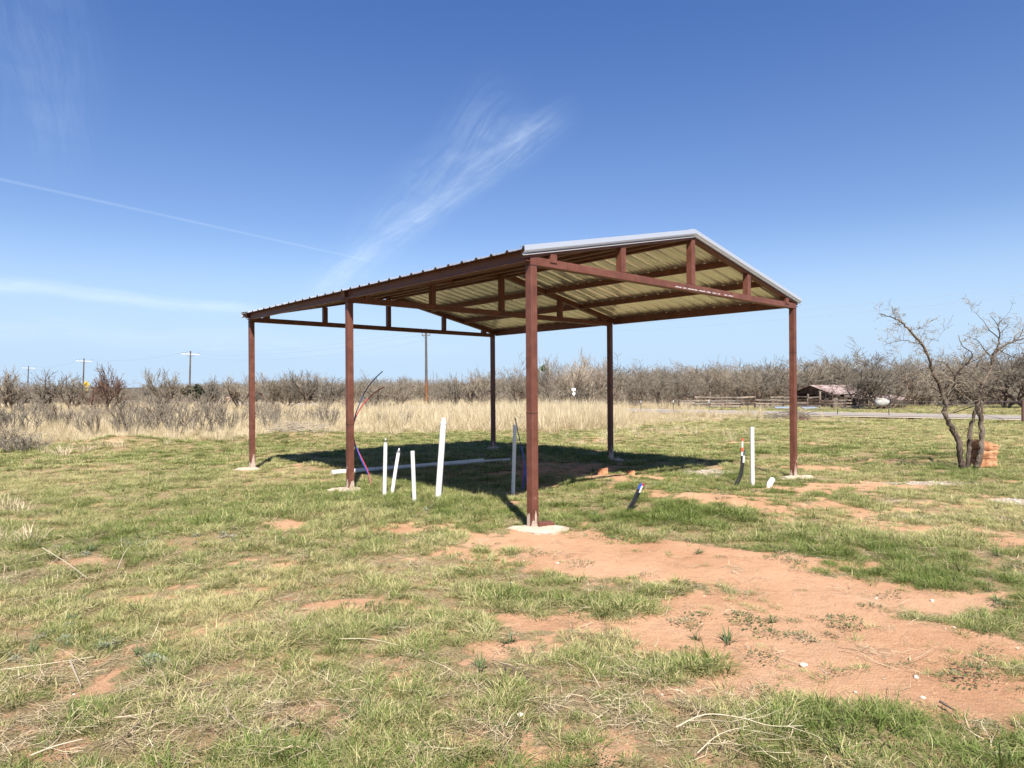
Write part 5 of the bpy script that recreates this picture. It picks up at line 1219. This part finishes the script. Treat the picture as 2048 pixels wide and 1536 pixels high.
# ---------------------------------------------------------------- woodland beyond
def joined(kind):
    (t, c), H = kinds[kind]; bm = []
    import bmesh
    b2 = bmesh.new(); b2.from_mesh(t); b2.from_mesh(c); me = bpy.data.meshes.new('tree'); b2.to_mesh(me); b2.free(); me.materials.append(c.materials[0]); return me, H
wk = [joined(k) for k in ('m0', 'm1', 'm2', 'm3', 'm4')]
protos = [m_ for m_, _ in wk]
def treeline(x):   # nearest distance of the wood for a given bearing (x over y)
    return np.interp(x, [-.8, -.3, -.1, .1, .35, .5, .8], [95, 88, 84, 68, 66, 62, 58])
n = 1150; brg = R.uniform(-.95, .95, n); near_ = treeline(brg) + 3; y = near_ + R.uniform(0, 1, n) ** 1.3 * 130; x = brg * y
keep = ~is_road(x, y) & (np.abs((x - rc.x) * RN.x + (y - rc.y) * RN.y) > 7); x, y, brg = x[keep], y[keep], brg[keep]; m_ = len(x)
hgt = np.interp(brg, [-.8, -.35, -.1, .1, .4, .8], [3.1, 3.9, 3.3, 4.4, 4.6, 5.2]) * R.uniform(.52, 1.05, m_) * np.interp(y, [60, 200], [1, .95]); s_ = hgt / 5
scatter('woodland', np.stack([x, y, gz(x, y) - .05], 1), R.randint(0, 5, m_), np.stack([np.zeros(m_), np.zeros(m_), R.uniform(0, 6.28, m_)], 1), np.stack([s_ * 1.5, s_ * 1.5, s_], 1), np.zeros(m_), R.uniform(0, 1, m_), protos, 'grey brown bare woodland receding to the horizon')
wkw = []
for k in ('w0', 'w1', 'w2'): wkw.append(joined(k)[0])
n = 1300; brg = R.uniform(-.95, .95, n); y = treeline(brg) - np.where(brg > .15, 2, 14) + R.uniform(0, 1, n) ** 1.2 * 60; x = brg * y; left = sstep(-brg, -.05, .25)
keep = (np.abs((x - rc.x) * RN.x + (y - rc.y) * RN.y) > 6.5) & ((x - rc.x) * RN.x + (y - rc.y) * RN.y < 6) | ((brg < .1) & (y > 40) & (np.abs((x - rc.x) * RN.x + (y - rc.y) * RN.y) > 6.5)); x, y = x[keep], y[keep]; m_ = len(x); s_ = R.uniform(.45, .95, m_)
scatter('underbrush', np.stack([x, y, gz(x, y) - .03], 1), R.randint(0, 3, m_), np.stack([np.zeros(m_), np.zeros(m_), R.uniform(0, 6.28, m_)], 1), np.stack([s_ * 1.9, s_ * 1.9, s_], 1), np.zeros(m_), np.zeros(m_), wkw, 'low grey underbrush at the foot of the far trees')
n = 300; x, y = cand(n, 26, 62, .95); keep = (x < -8) & (tall_zone(x, y) > .5) & (fbm(x, y, .15, 2, 6) > .45); x, y = x[keep], y[keep]; m_ = len(x); s_ = R.uniform(.3, .7, m_)
scatter('field_scrub', np.stack([x, y, gz(x, y) - .03], 1), R.randint(0, 3, m_), np.stack([np.zeros(m_), np.zeros(m_), R.uniform(0, 6.28, m_)], 1), np.stack([s_ * 1.5, s_ * 1.5, s_], 1), np.zeros(m_), np.zeros(m_), wkw, 'low grey scrub mixed into the dry field on the left')

# real-world albedos: every painted, earthy and vegetable surface is toned to the exposure set at the top
ALB = 0.72
for m_ in bpy.data.materials:
    if not m_.use_nodes or m_.name.startswith('galvanised_roofing'): continue
    nt = m_.node_tree; bb = NB(nt)
    for nd in list(nt.nodes):
        if nd.type in ('BSDF_PRINCIPLED', 'BSDF_TRANSLUCENT'):
            sk = nd.inputs[0]
            if sk.is_linked:
                src = sk.links[0].from_socket; nt.links.remove(sk.links[0]); nt.links.new(bb.mix(1.0, src, (ALB, ALB, ALB), 'MULTIPLY'), sk)
            else:
                c = sk.default_value; sk.default_value = (c[0] * ALB, c[1] * ALB, c[2] * ALB, 1)
